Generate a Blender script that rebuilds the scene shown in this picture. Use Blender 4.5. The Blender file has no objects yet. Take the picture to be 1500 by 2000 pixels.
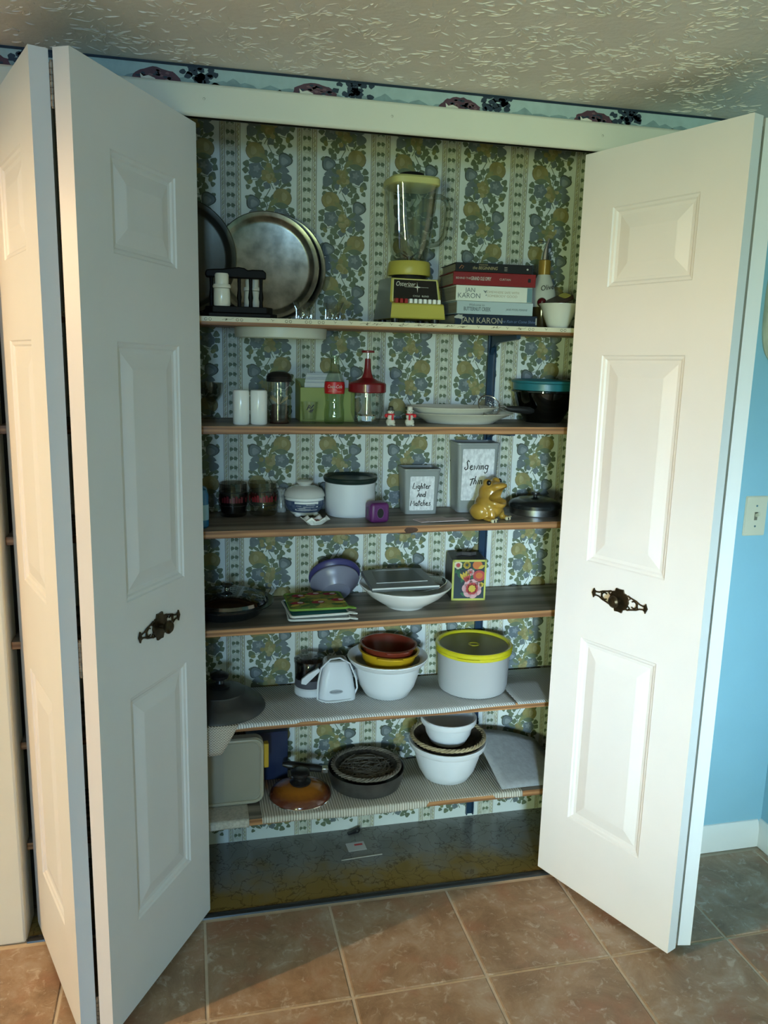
import bpy, bmesh, math, random
from mathutils import Matrix, Vector

random.seed(7)
scene = bpy.context.scene
COL = scene.collection
PI = math.pi

# ------------------------------------------------------------------ camera
CAM = (0.141, -2.0211, 1.5171); YAW, PITCH, ROLL, FPX = 0.2366, -0.1945, 0.0251, 1601.5
fw = Vector((math.sin(YAW)*math.cos(PITCH), math.cos(YAW)*math.cos(PITCH), math.sin(PITCH)))
r0 = Vector((math.cos(YAW), -math.sin(YAW), 0)); u0 = r0.cross(fw)
rr = r0*math.cos(ROLL) + u0*math.sin(ROLL); uu = u0*math.cos(ROLL) - r0*math.sin(ROLL)
cam = bpy.data.cameras.new('camera'); camo = bpy.data.objects.new('camera', cam); COL.objects.link(camo)
cam.sensor_fit = 'VERTICAL'; cam.sensor_height = 36.0; cam.lens = 36.0*FPX/2000.0
cam.clip_start = 0.02
camo.matrix_world = Matrix(((rr.x, uu.x, -fw.x, CAM[0]), (rr.y, uu.y, -fw.y, CAM[1]), (rr.z, uu.z, -fw.z, CAM[2]), (0, 0, 0, 1)))
scene.camera = camo
vs = scene.view_settings
vs.view_transform = 'Standard'; vs.look = 'None'; vs.gamma = 1.0; vs.use_curve_mapping = False
vs.exposure = 0.10

# ------------------------------------------------------------------ world and daylight
world = bpy.data.worlds.new('world'); scene.world = world; world.use_nodes = True
bg = world.node_tree.nodes['Background']; bg.inputs[0].default_value = (0.55, 0.75, 1.0, 1); bg.inputs[1].default_value = 1.0

def area(name, loc, target, sx, sy, power, color, spread=180):
    l = bpy.data.lights.new(name, 'AREA'); l.shape = 'RECTANGLE'; l.size = sx; l.size_y = sy
    l.energy = power; l.color = color; l.spread = math.radians(spread)
    o = bpy.data.objects.new(name, l); COL.objects.link(o); o.location = loc
    o.rotation_euler = (Vector(target)-Vector(loc)).to_track_quat('-Z', 'Y').to_euler()
    return o
# a tall window in the wall far behind the photographer: sky light comes down through it, green garden light comes up
area('window_sky_light', (-0.62, -6.40, 1.45), (1.30, 0.2, 0.65), 0.60, 0.8, 4.6, (0.60, 0.82, 1.0), 17)
area('window_sky_glow', (-0.62, -6.40, 1.70), (0.0, 0.2, -0.4), 0.60, 0.7, 23, (0.38, 0.68, 1.0), 90)  # extra wide blue fill added at the window to cool the left door
area('window_garden_light', (-2.30, -6.40, 0.85), (0.5, 0.3, 2.4), 0.46, 0.9, 58, (0.68, 0.86, 0.40), 110)
LAMP = (-2.05, -1.09, 1.88)

# ------------------------------------------------------------------ materials
MATS = {}
def nt(name):
    m = bpy.data.materials.new(name); m.use_nodes = True
    return m, m.node_tree.nodes, m.node_tree.links, m.node_tree.nodes['Principled BSDF']
def M(name, col, rough=0.5, metal=0.0, var=0.12, scale=8.0, bump=0.0, bscale=60.0, spec=0.5, trans=0.0, ior=1.45, coat=0.0, col2=None, stretch=(1, 1, 1), rnd=False, detail=4.0):
    if name in MATS: return MATS[name]
    m, N, L, P = nt(name)
    P.inputs['Roughness'].default_value = rough; P.inputs['Metallic'].default_value = metal
    P.inputs['Specular IOR Level'].default_value = spec; P.inputs['Transmission Weight'].default_value = trans
    P.inputs['IOR'].default_value = ior; P.inputs['Coat Weight'].default_value = coat
    tc = N.new('ShaderNodeTexCoord'); mp = N.new('ShaderNodeMapping'); mp.inputs['Scale'].default_value = stretch
    L.new(tc.outputs['Object'], mp.inputs['Vector'])
    if rnd:
        oi = N.new('ShaderNodeObjectInfo'); mu = N.new('ShaderNodeMath'); mu.operation = 'MULTIPLY'; mu.inputs[1].default_value = 37.0
        L.new(oi.outputs['Random'], mu.inputs[0]); L.new(mu.outputs[0], mp.inputs['Location'])
    no = N.new('ShaderNodeTexNoise'); no.inputs['Scale'].default_value = scale; no.inputs['Detail'].default_value = detail
    L.new(mp.outputs[0], no.inputs['Vector'])
    cr = N.new('ShaderNodeValToRGB'); c2 = col2 or tuple(c*(1-var) for c in col)
    cr.color_ramp.elements[0].position = 0.36; cr.color_ramp.elements[1].position = 0.64
    cr.color_ramp.elements[0].color = (*c2, 1); cr.color_ramp.elements[1].color = (*col, 1)
    L.new(no.outputs['Fac'], cr.inputs['Fac']); L.new(cr.outputs['Color'], P.inputs['Base Color'])
    if bump:
        nb = N.new('ShaderNodeTexNoise'); nb.inputs['Scale'].default_value = bscale; nb.inputs['Detail'].default_value = 3
        L.new(mp.outputs[0], nb.inputs['Vector'])
        b = N.new('ShaderNodeBump'); b.inputs['Strength'].default_value = bump; b.inputs['Distance'].default_value = 0.002
        L.new(nb.outputs['Fac'], b.inputs['Height']); L.new(b.outputs['Normal'], P.inputs['Normal'])
    MATS[name] = m
    return m
def GLASS(name, tint=(0.96, 0.975, 0.965), refl=0.06):
    """thin clear glass: tinted see-through plus mirror at grazing angles"""
    if name in MATS: return MATS[name]
    m = bpy.data.materials.new(name); m.use_nodes = True; N = m.node_tree.nodes; L = m.node_tree.links
    N.remove(N['Principled BSDF']); out = N['Material Output']
    t = N.new('ShaderNodeBsdfTransparent'); g = N.new('ShaderNodeBsdfGlossy'); g.inputs['Roughness'].default_value = 0.03
    no = N.new('ShaderNodeTexNoise'); no.inputs['Scale'].default_value = 25
    cr = N.new('ShaderNodeValToRGB'); cr.color_ramp.elements[0].color = (*[c*0.96 for c in tint], 1); cr.color_ramp.elements[1].color = (*tint, 1)
    L.new(no.outputs['Fac'], cr.inputs['Fac']); L.new(cr.outputs['Color'], t.inputs['Color'])
    lw = N.new('ShaderNodeLayerWeight'); lw.inputs['Blend'].default_value = 0.5
    pw = N.new('ShaderNodeMath'); pw.operation = 'POWER'; pw.inputs[1].default_value = 4.0; L.new(lw.outputs['Facing'], pw.inputs[0])
    ad = N.new('ShaderNodeMath'); ad.operation = 'MULTIPLY_ADD'; ad.inputs[1].default_value = 0.55; ad.inputs[2].default_value = refl; ad.use_clamp = True
    L.new(pw.outputs[0], ad.inputs[0])
    mx = N.new('ShaderNodeMixShader'); L.new(ad.outputs[0], mx.inputs[0]); L.new(t.outputs[0], mx.inputs[1]); L.new(g.outputs[0], mx.inputs[2])
    L.new(mx.outputs[0], out.inputs['Surface'])
    MATS[name] = m
    return m
def WOOD(name, c1, c2, rough=0.5, axis=0, scale=9.0):
    if name in MATS: return MATS[name]
    m, N, L, P = nt(name); P.inputs['Roughness'].default_value = rough
    tc = N.new('ShaderNodeTexCoord'); mp = N.new('ShaderNodeMapping'); s = [scale]*3; s[axis] = scale*0.08; mp.inputs['Scale'].default_value = s
    L.new(tc.outputs['Object'], mp.inputs['Vector'])
    no = N.new('ShaderNodeTexNoise'); no.inputs['Scale'].default_value = 2.5; no.inputs['Detail'].default_value = 8; no.inputs['Distortion'].default_value = 1.4
    L.new(mp.outputs[0], no.inputs['Vector'])
    wv = N.new('ShaderNodeTexWave'); wv.wave_type = 'RINGS'; wv.inputs['Scale'].default_value = 1.6; wv.inputs['Distortion'].default_value = 6; wv.inputs['Detail'].default_value = 3
    L.new(mp.outputs[0], wv.inputs['Vector'])
    mx = N.new('ShaderNodeMath'); mx.operation = 'MULTIPLY'; L.new(no.outputs['Fac'], mx.inputs[0]); L.new(wv.outputs['Fac'], mx.inputs[1])
    cr = N.new('ShaderNodeValToRGB'); cr.color_ramp.elements[0].position = 0.05; cr.color_ramp.elements[1].position = 0.55
    cr.color_ramp.elements[0].color = (*c1, 1); cr.color_ramp.elements[1].color = (*c2, 1)
    L.new(mx.outputs[0], cr.inputs['Fac']); L.new(cr.outputs['Color'], P.inputs['Base Color'])
    MATS[name] = m
    return m

# ------------------------------------------------------------------ mesh helpers
class MB:
    def __init__(s): s.v = []; s.f = []; s.m = []
    def add(s, vs_, fs, mi=0, T=None):
        b = len(s.v)
        s.v += [tuple(T @ Vector(v)) if T is not None else tuple(v) for v in vs_]
        s.f += [tuple(b+i for i in f) for f in fs]; s.m += [mi]*len(fs)
        return s
    def box(s, x0, x1, y0, y1, z0, z1, mi=0, T=None):
        return s.add([(x0,y0,z0),(x1,y0,z0),(x1,y1,z0),(x0,y1,z0),(x0,y0,z1),(x1,y0,z1),(x1,y1,z1),(x0,y1,z1)],
                     [(0,3,2,1),(4,5,6,7),(0,1,5,4),(1,2,6,5),(2,3,7,6),(3,0,4,7)], mi, T)
    def lathe(s, prof, n=40, mi=0, T=None, sq=None, ax=1.0, ay=1.0):
        """revolve (r, z); sq = superellipse power for rounded-square sections"""
        vs_ = []; fs = []; rows = []
        for r, z in prof:
            if r <= 1e-7: rows.append([len(vs_)]); vs_.append((0, 0, z))
            else:
                row = []
                for k in range(n):
                    a = 2*PI*k/n; c, d = math.cos(a), math.sin(a); q = 1.0
                    if sq: q = (abs(c)**sq + abs(d)**sq)**(-1.0/sq)
                    row.append(len(vs_)); vs_.append((r*c*q*ax, r*d*q*ay, z))
                rows.append(row)
        for A, B in zip(rows[:-1], rows[1:]):
            for k in range(n):
                k2 = (k+1) % n
                if len(A) == 1 and len(B) == 1: continue
                if len(A) == 1: fs.append((A[0], B[k2], B[k]))
                elif len(B) == 1: fs.append((A[k], A[k2], B[0]))
                else: fs.append((A[k], A[k2], B[k2], B[k]))
        return s.add(vs_, fs, mi, T)
    def tube(s, pts, r, n=8, mi=0, T=None, closed=False, flat=1.0):
        pts = [Vector(p) for p in pts]; vs_ = []; fs = []; L = len(pts)
        nrm = None
        for i, p in enumerate(pts):
            if closed: t = pts[(i+1) % L]-pts[i-1]
            else: t = pts[min(i+1, L-1)]-pts[max(i-1, 0)]
            t.normalize()
            if nrm is None:
                nrm = t.orthogonal().normalized()
            else:
                nrm = (nrm - t*nrm.dot(t)); nrm = nrm.normalized() if nrm.length > 1e-6 else t.orthogonal().normalized()
            b = t.cross(nrm); ri = r[i] if isinstance(r, (list, tuple)) else r
            for k in range(n):
                a = 2*PI*k/n; vs_.append(p + nrm*math.cos(a)*ri + b*math.sin(a)*ri*flat)
        for i in range(L if closed else L-1):
            j = (i+1) % L
            for k in range(n):
                k2 = (k+1) % n; fs.append((i*n+k, i*n+k2, j*n+k2, j*n+k))
        if not closed:
            fs.append(tuple(range(n-1, -1, -1))); fs.append(tuple((L-1)*n+k for k in range(n)))
        return s.add(vs_, fs, mi, T)
    def ball(s, c, r, n=20, mi=0, T=None):
        r = (r, r, r) if not isinstance(r, (tuple, list)) else r
        k = n//2; prof = [(math.sin(PI*i/k), -math.cos(PI*i/k)) for i in range(k+1)]; prof[0] = (0, -1); prof[-1] = (0, 1)
        MT = Matrix.Translation(c) @ Matrix.Diagonal((*r, 1))
        return s.lathe(prof, n, mi, T @ MT if T is not None else MT)
    def prism(s, poly, z0, z1, mi=0, T=None):
        n = len(poly)
        return s.add([(x, y, z0) for x, y in poly]+[(x, y, z1) for x, y in poly],
                     [tuple(range(n-1, -1, -1)), tuple(range(n, 2*n))]+[(i, (i+1) % n, n+(i+1) % n, n+i) for i in range(n)], mi, T)
    def poly(s, pts, mi=0, T=None): return s.add(pts, [tuple(range(len(pts)))], mi, T)
    def build(s, name, mats, parent=None, bevel=0, smooth=35, solid=0, loc=None, sub=0):
        me = bpy.data.meshes.new(name); me.from_pydata(s.v, [], s.f)
        if not isinstance(mats, (list, tuple)): mats = [mats]
        for m in mats: me.materials.append(m)
        me.polygons.foreach_set('material_index', s.m)
        me.validate(); me.update()
        if smooth:
            me.polygons.foreach_set('use_smooth', [True]*len(me.polygons)); me.set_sharp_from_angle(angle=math.radians(smooth))
        o = bpy.data.objects.new(name, me); COL.objects.link(o)
        if loc: o.location = loc
        if parent: o.parent = parent
        if solid:
            md = o.modifiers.new('solid', 'SOLIDIFY'); md.thickness = solid; md.offset = 0
        if bevel:
            md = o.modifiers.new('bevel', 'BEVEL'); md.width = bevel; md.segments = 2; md.limit_method = 'ANGLE'; md.angle_limit = 0.7
        if sub:
            md = o.modifiers.new('sub', 'SUBSURF'); md.levels = sub; md.render_levels = sub
        return o
def lathe(name, prof, mat, parent, n=40, **k): return MB().lathe(prof, n).build(name, mat, parent, **k)
def thing(name, label, cat, loc=(0, 0, 0), rz=0, group=None):
    o = bpy.data.objects.new(name, None); COL.objects.link(o); o.empty_display_size = 0.05
    o.location = loc; o.rotation_euler = (0, 0, rz); o['label'] = label; o['category'] = cat
    if group: o['group'] = group
    return o
def tag(o, label, cat, group=None):
    o['label'] = label; o['category'] = cat
    if group: o['group'] = group
    return o
def struct(o, label=None):
    o['kind'] = 'structure'
    if label: o['label'] = label
    return o
def dup(root, loc=None, rz=None, label=None):
    r = root.copy(); COL.objects.link(r)
    if loc: r.location = loc
    if rz is not None: r.rotation_euler = (0, 0, rz)
    if label: r['label'] = label
    for ch in list(root.children):
        c = ch.copy(); COL.objects.link(c); c.parent = r
        for g in list(ch.children):
            d = g.copy(); COL.objects.link(d); d.parent = c
    return r
def text(name, s, size, mat, parent, T, align='CENTER', shear=0.0, sx=1.0, space=1.0, off=0.0):
    cu = bpy.data.curves.new(name, 'FONT'); cu.body = s; cu.size = size; cu.align_x = align; cu.align_y = 'CENTER'
    cu.extrude = 0.00015; cu.shear = shear; cu.space_character = space; cu.offset = off; cu.resolution_u = 3
    o = bpy.data.objects.new(name, cu); COL.objects.link(o); bpy.context.view_layer.update()
    me = bpy.data.meshes.new_from_object(o.evaluated_get(bpy.context.evaluated_depsgraph_get()))
    bpy.data.objects.remove(o); bpy.data.curves.remove(cu)
    me.transform(T @ Matrix.Diagonal((sx, 1, 1, 1))); me.materials.clear(); me.materials.append(mat); me.name = name
    q = bpy.data.objects.new(name, me); COL.objects.link(q); q.parent = parent
    return q
RX = lambda a: Matrix.Rotation(a, 4, 'X')
RY = lambda a: Matrix.Rotation(a, 4, 'Y')
RZ = lambda a: Matrix.Rotation(a, 4, 'Z')
TR = lambda x, y, z: Matrix.Translation((x, y, z))
FRONT = RX(PI/2)                    # local XY plane -> upright, facing -y
def arc(cx, cy, r, a0, a1, n): return [(cx+r*math.cos(a0+(a1-a0)*i/n), cy+r*math.sin(a0+(a1-a0)*i/n)) for i in range(n+1)]
def rrect(w, h, r, n=5):
    p = []
    for sx, sy, a in ((1, 1, 0), (-1, 1, PI/2), (-1, -1, PI), (1, -1, 1.5*PI)):
        p += arc(sx*(w/2-r), sy*(h/2-r), r, a, a+PI/2, n)
    return p

# ------------------------------------------------------------------ shared colours
WHITE_DOOR = M('door_paint', (0.77, 0.78, 0.80), 0.42, var=0.02, bump=0.05, bscale=220)
TRIM = M('trim_paint', (0.74, 0.75, 0.66), 0.4, var=0.03, bump=0.05, bscale=90)
BLUE_WALL = M('blue_wall_paint', (0.27, 0.52, 0.66), 0.7, var=0.03, bump=0.12, bscale=120)
CEIL = M('ceiling_paint', (0.83, 0.79, 0.77), 0.75, var=0.08, scale=5, bump=0.8, bscale=70)
PAPER_BG = M('wallpaper_ground', (0.66, 0.70, 0.66), 0.6, var=0.05)
GROUT = M('grout', (0.62, 0.53, 0.41), 0.9, var=0.2, scale=20)
WHITE = M('white_ceramic', (0.82, 0.83, 0.82), 0.2, var=0.02, coat=0.3)
CREAM = M('cream_ceramic', (0.74, 0.72, 0.62), 0.22, var=0.04, coat=0.3)
WPLAST = M('white_plastic', (0.62, 0.65, 0.68), 0.35, var=0.02)
BLACK = M('black_plastic', (0.012, 0.012, 0.013), 0.35, var=0.3)
BLACKW = M('black_wood', (0.004, 0.0035, 0.0035), 0.55, var=0.3, spec=0.2)
STEEL = M('brushed_steel', (0.55, 0.56, 0.57), 0.25, 1.0, var=0.15, scale=30)
CHROME = M('chrome', (0.82, 0.83, 0.85), 0.08, 1.0, var=0.03)
CLEAR = GLASS('clear_glass')
BRASS = M('aged_brass', (0.075, 0.055, 0.03), 0.38, 0.8, var=0.5, scale=60)
HINGE = M('hinge_steel', (0.33, 0.32, 0.29), 0.45, 0.9, var=0.4, scale=90)
INK = M('black_ink', (0.012, 0.012, 0.014), 0.6, var=0.2)
RED = M('red_print', (0.55, 0.02, 0.03), 0.4, var=0.1)

# ================================================================== STRUCTURE
D = 0.33                                  # closet depth (back wall)
XL, XR = -0.292, 1.50                     # opening
ZC = 2.128                                # ceiling
RW, LW, BW = 1.885, -3.4, -6.5            # other walls of the room
HB = 2.019                                # underside of the head casing

# ---- floor with single tiles
def tile_material():
    m, N, L, P = nt('slate_look_tile'); P.inputs['Roughness'].default_value = 0.42
    tc = N.new('ShaderNodeTexCoord'); oi = N.new('ShaderNodeObjectInfo'); mp = N.new('ShaderNodeMapping')
    mu = N.new('ShaderNodeMath'); mu.operation = 'MULTIPLY'; mu.inputs[1].default_value = 53.0
    L.new(oi.outputs['Random'], mu.inputs[0]); L.new(mu.outputs[0], mp.inputs['Location']); L.new(tc.outputs['Object'], mp.inputs['Vector'])
    n1 = N.new('ShaderNodeTexNoise'); n1.inputs['Scale'].default_value = 6.5; n1.inputs['Detail'].default_value = 10; n1.inputs['Roughness'].default_value = 0.72; n1.inputs['Distortion'].default_value = 0.6
    n2 = N.new('ShaderNodeTexNoise'); n2.inputs['Scale'].default_value = 34; n2.inputs['Detail'].default_value = 9; n2.inputs['Roughness'].default_value = 0.7; n2.inputs['Distortion'].default_value = 0.8
    n3 = N.new('ShaderNodeTexNoise'); n3.inputs['Scale'].default_value = 9; n3.inputs['Detail'].default_value = 3
    for n in (n1, n2, n3): L.new(mp.outputs[0], n.inputs['Vector'])
    c1 = N.new('ShaderNodeValToRGB'); e = c1.color_ramp.elements; e[0].position = 0.33; e[0].color = (0.20, 0.128, 0.075, 1); e[1].position = 0.68; e[1].color = (0.42, 0.34, 0.265, 1)
    k = c1.color_ramp.elements.new(0.5); k.color = (0.32, 0.215, 0.135, 1)
    L.new(n1.outputs['Fac'], c1.inputs['Fac'])
    c3 = N.new('ShaderNodeValToRGB'); e = c3.color_ramp.elements; e[0].position = 0.54; e[0].color = (0, 0, 0, 1); e[1].position = 0.7; e[1].color = (0.6, 0.6, 0.6, 1)
    L.new(n3.outputs['Fac'], c3.inputs['Fac'])
    m1 = N.new('ShaderNodeMixRGB'); m1.inputs[2].default_value = (0.33, 0.155, 0.09, 1); L.new(c3.outputs['Color'], m1.inputs[0]); L.new(c1.outputs['Color'], m1.inputs[1])
    c2 = N.new('ShaderNodeValToRGB'); e = c2.color_ramp.elements; e[0].position = 0.55; e[0].color = (0, 0, 0, 1); e[1].position = 0.68; e[1].color = (0.8, 0.8, 0.8, 1)
    L.new(n2.outputs['Fac'], c2.inputs['Fac'])
    m2 = N.new('ShaderNodeMixRGB'); m2.inputs[2].default_value = (0.55, 0.48, 0.40, 1); L.new(c2.outputs['Color'], m2.inputs[0]); L.new(m1.outputs[0], m2.inputs[1])
    L.new(m2.outputs[0], P.inputs['Base Color'])
    b = N.new('ShaderNodeBump'); b.inputs['Strength'].default_value = 0.35; b.inputs['Distance'].default_value = 0.003
    L.new(n2.outputs['Fac'], b.inputs['Height']); L.new(b.outputs['Normal'], P.inputs['Normal'])
    return m
TILE = tile_material()
floor = struct(MB().box(LW, RW, BW, 0.0, -0.06, -0.003).build('floor', GROUT, smooth=0))
TS, GX, GY, GAP = 0.3388, 0.1564, -0.3612, 0.0065
def tile_mesh(w, h):
    b = 0.003; vs_ = []
    for ins, z in ((0, -0.004), (0, -0.0022), (b, 0.0)):
        vs_ += [(ins, ins, z), (w-ins, ins, z), (w-ins, h-ins, z), (ins, h-ins, z)]
    fs = [(8, 9, 10, 11)]
    for r in (0, 4):
        for k in range(4): fs.append((r+k, r+(k+1) % 4, r+4+(k+1) % 4, r+4+k))
    me = bpy.data.meshes.new('tile'); me.from_pydata(vs_, [], fs); me.materials.append(TILE); return me
tcache = {}
i0 = int(math.floor((LW-GX)/TS)); i1 = int(math.floor((RW-GX)/TS)); j0 = int(math.floor((-3.6-GY)/TS))
for j in range(0, j0-1, -1):
    for i in range(i0, i1+1):
        x0 = max(GX+i*TS+GAP/2, LW); x1 = min(GX+(i+1)*TS-GAP/2, RW-0.012)
        y0 = max(GY+j*TS+GAP/2, BW); y1 = min(GY+(j+1)*TS-GAP/2, -0.026)
        if x1-x0 < 0.01 or y1-y0 < 0.01: continue
        key = (round(x1-x0, 3), round(y1-y0, 3))
        if key not in tcache: tcache[key] = tile_mesh(*key)
        o = bpy.data.objects.new('tile', tcache[key]); COL.objects.link(o); o.location = (x0, y0, 0); o.parent = floor

# ---- closet floor: cracked-marble vinyl, yellowed towards the front edge
def vinyl_material():
    m, N, L, P = nt('marbled_vinyl'); P.inputs['Roughness'].default_value = 0.22
    tc = N.new('ShaderNodeTexCoord')
    vo = N.new('ShaderNodeTexVoronoi'); vo.feature = 'DISTANCE_TO_EDGE'; vo.inputs['Scale'].default_value = 17
    nd = N.new('ShaderNodeTexNoise'); nd.inputs['Scale'].default_value = 9; nd.inputs['Detail'].default_value = 5
    ad = N.new('ShaderNodeMixRGB'); ad.blend_type = 'ADD'; ad.inputs[0].default_value = 0.25
    L.new(tc.outputs['Object'], nd.inputs['Vector']); L.new(tc.outputs['Object'], ad.inputs[1]); L.new(nd.outputs['Color'], ad.inputs[2]); L.new(ad.outputs[0], vo.inputs['Vector'])
    cr = N.new('ShaderNodeValToRGB'); e = cr.color_ramp.elements; e[0].position = 0.0; e[0].color = (0.09, 0.09, 0.078, 1); e[1].position = 0.04; e[1].color = (0.215, 0.22, 0.21, 1)
    L.new(vo.outputs['Distance'], cr.inputs['Fac'])
    sx = N.new('ShaderNodeSeparateXYZ'); L.new(tc.outputs['Object'], sx.inputs[0])
    n2 = N.new('ShaderNodeTexNoise'); n2.inputs['Scale'].default_value = 7; n2.inputs['Detail'].default_value = 6; L.new(tc.outputs['Object'], n2.inputs['Vector'])
    ma = N.new('ShaderNodeMath'); ma.operation = 'MULTIPLY_ADD'; ma.inputs[1].default_value = 0.46; L.new(n2.outputs['Fac'], ma.inputs[0]); 
    sb = N.new('ShaderNodeMath'); sb.operation = 'MULTIPLY'; sb.inputs[1].default_value = -1.0; L.new(sx.outputs['Y'], sb.inputs[0]); L.new(sb.outputs[0], ma.inputs[2])
    r2 = N.new('ShaderNodeValToRGB'); e = r2.color_ramp.elements; e[0].position = 0.03; e[0].color = (0, 0, 0, 1); e[1].position = 0.17; e[1].color = (0.9, 0.9, 0.9, 1)
    L.new(ma.outputs[0], r2.inputs['Fac'])
    mx = N.new('ShaderNodeMixRGB'); mx.blend_type = 'MULTIPLY'; mx.inputs[2].default_value = (1.15, 0.74, 0.15, 1); L.new(r2.outputs['Color'], mx.inputs[0]); L.new(cr.outputs['Color'], mx.inputs[1])
    L.new(mx.outputs[0], P.inputs['Base Color'])
    return m
struct(MB().box(XL-0.008, XR+0.008, 0.0, D, -0.06, 0.0).build('closet_floor', vinyl_material(), smooth=0), 'grey marbled vinyl floor of the closet')
edge = MB()
edge.prism([(-0.013, -0.003), (-0.011, 0.001), (-0.006, 0.003), (0.002, 0.003), (0.006, 0.0005), (0.006, -0.003)], XL+0.001, XR-0.001, T=Matrix(((0, 0, 1, 0), (1, 0, 0, 0), (0, 1, 0, 0), (0, 0, 0, 1))))
thr = struct(edge.build('trim_6', M('threshold_rubber', (0.03, 0.032, 0.034), 0.3, var=0.2)))
MB().box(XL+0.002, XR-0.002, 0.0045, 0.0085, 0.0005, 0.0022).build('metal_edge', STEEL, thr)

# ---- walls
def wall(name, *b, mat=BLUE_WALL): return struct(MB().box(*b).build(name, mat, smooth=0))
wall('wall_front_left', LW, XL-0.008, 0, 0.10, -0.06, ZC)
wall('wall_front_right', XR+0.008, RW, 0, 0.10, -0.06, ZC)
wall('wall_front_header', XL-0.008, XR+0.008, 0, 0.10, 2.05, ZC)
wall('wall_right', RW, RW+0.1, BW, 0.10, -0.06, ZC)
wall('wall_left', LW-0.1, LW, BW, 0.10, -0.06, ZC)
DARKP = WOOD('dark_panelling', (0.02, 0.017, 0.013), (0.06, 0.05, 0.04), axis=2)
wall('wall_closet_left', XL-0.1, XL-0.008, 0.10, D, -0.06, ZC, mat=DARKP)
wall('wall_closet_right', XR+0.008, XR+0.1, 0.10, D, -0.06, ZC, mat=DARKP)
wb = wall('wall_back', XL-0.1, XR+0.1, D, D+0.08, -0.06, ZC, mat=PAPER_BG)
wall('wall_partition', LW, -1.30, -4.06, -3.96, -0.06, ZC)  # added out of view to keep window light off the left door
# back of the room with two tall window openings
WZ0, WZ1 = 0.35, 2.08; WINS = ((-2.58, -2.02), (-0.97, -0.27))
rear = MB(); xs = [LW]+[x for w_ in WINS for x in w_]+[RW]
for k in range(0, len(xs), 2): rear.box(xs[k], xs[k+1], BW-0.12, BW, -0.06, ZC)
for a_, b_ in WINS: rear.box(a_, b_, BW-0.12, BW, -0.06, WZ0); rear.box(a_, b_, BW-0.12, BW, WZ1, ZC)
struct(rear.build('wall_rear', BLUE_WALL, smooth=0))
for k, (a_, b_) in enumerate(WINS):
    win = struct(bpy.data.objects.new('window_%d' % (k+1), None)); COL.objects.link(win); win.location = ((a_+b_)/2, BW-0.06, WZ0)
    fr = MB(); hw = (b_-a_)/2; hh = WZ1-WZ0
    for b in ((-hw, -hw+0.05, 0, hh), (hw-0.05, hw, 0, hh), (-hw, hw, 0, 0.05), (-hw, hw, hh-0.05, hh), (-0.02, 0.02, 0.05, hh-0.05)): fr.box(b[0], b[1], -0.05, 0.02, b[2], b[3])
    fr.build('window_frame', TRIM, win)
    MB().box(-hw-0.04, hw+0.04, 0.062, 0.10, -0.03, 0.0).build('window_sill', TRIM, win)
    for s_ in (-1, 1): MB().box(min(s_*0.02, s_*(hw-0.05)), max(s_*0.02, s_*(hw-0.05)), -0.022, -0.018, 0.05, hh-0.05).build('pane', CLEAR, win)

# ---- ceiling with stomped plaster ridges
ceil = struct(MB().box(LW, RW, BW, D+0.08, ZC, ZC+0.06).build('ceiling', CEIL, smooth=0))
rg = MB(); rs = random.Random(3)
for ix in range(-13, 15):
    for iy in range(0, 16):
        cx = ix*0.135+rs.uniform(-0.06, 0.06)+0.1; cy = -0.03-iy*0.125+rs.uniform(-0.06, 0.06)
        if not (LW+0.1 < cx < RW-0.12) or cy > -0.02: continue
        base = rs.uniform(0, 2*PI); spr = rs.uniform(1.6, 3.4)
        for k in range(rs.randint(40, 64)):
            a = base+rs.uniform(-spr, spr); r1 = rs.uniform(0.004, 0.085); ln = rs.uniform(0.005, 0.024)
            p = []; cur = rs.uniform(-0.6, 0.6); wd = rs.uniform(0.0004, 0.0010); hgt = rs.uniform(0.0006, 0.0022)
            for q in range(4):
                t = q/3; aa = a+cur*t*0.5; R_ = r1+ln*t; p.append((cx+R_*math.cos(aa), cy+R_*math.sin(aa)))
            if max(y for x, y in p) > -0.008 or max(x for x, y in p) > RW-0.01: continue
            vs_ = []; fs = []
            for q, (x, y) in enumerate(p):
                w_ = wd*(0.35 if q in (0, 3) else 1); nx, ny = -math.sin(a), math.cos(a)
                h_ = 0.0003 if q in (0, 3) else hgt
                vs_ += [(x-nx*w_, y-ny*w_, ZC+0.0004), (x, y, ZC-h_), (x+nx*w_, y+ny*w_, ZC+0.0004)]
            for q in range(3): b_ = q*3; fs += [(b_, b_+1, b_+4, b_+3), (b_+1, b_+2, b_+5, b_+4)]
            rg.add(vs_, fs)
o = rg.build('stomped_plaster', CEIL, ceil, smooth=80); o['kind'] = 'stuff'

# ---- casings, jambs, baseboards
def casing(name, boxes, mat=TRIM, bev=0.006): 
    b = MB()
    for x in boxes: b.box(*x)
    return struct(b.build(name, mat, bevel=bev))
CW = 0.069
casing('trim_1', [(XL-CW, XR+CW, -0.016, 0, HB, HB+CW)], bev=0.007)
casing('trim_2', [(XL-CW+0.002, XL, -0.015, 0, 0.001, HB-0.0005)])
casing('trim_3', [(XR, XR+CW-0.002, -0.015, 0, 0.001, HB-0.0005)])
casing('trim_4', [(XL-0.008, XL, 0, 0.10, 0.0, 2.05)], bev=0.001); casing('trim_5', [(XR, XR+0.008, 0, 0.10, 0.0, 2.05)], bev=0.001)
trk = MB(); trk.box(XL, XR, 0.018, 0.022, 2.028, 2.05); trk.box(XL, XR, 0.045, 0.049, 2.028, 2.05); trk.box(XL, XR, 0.018, 0.049, 2.046, 2.05)
struct(trk.build('trim_7', M('door_track', (0.10, 0.095, 0.085), 0.35, 0.9, var=0.2)), 'metal bifold door track under the door head')
hole = MB()
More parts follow.
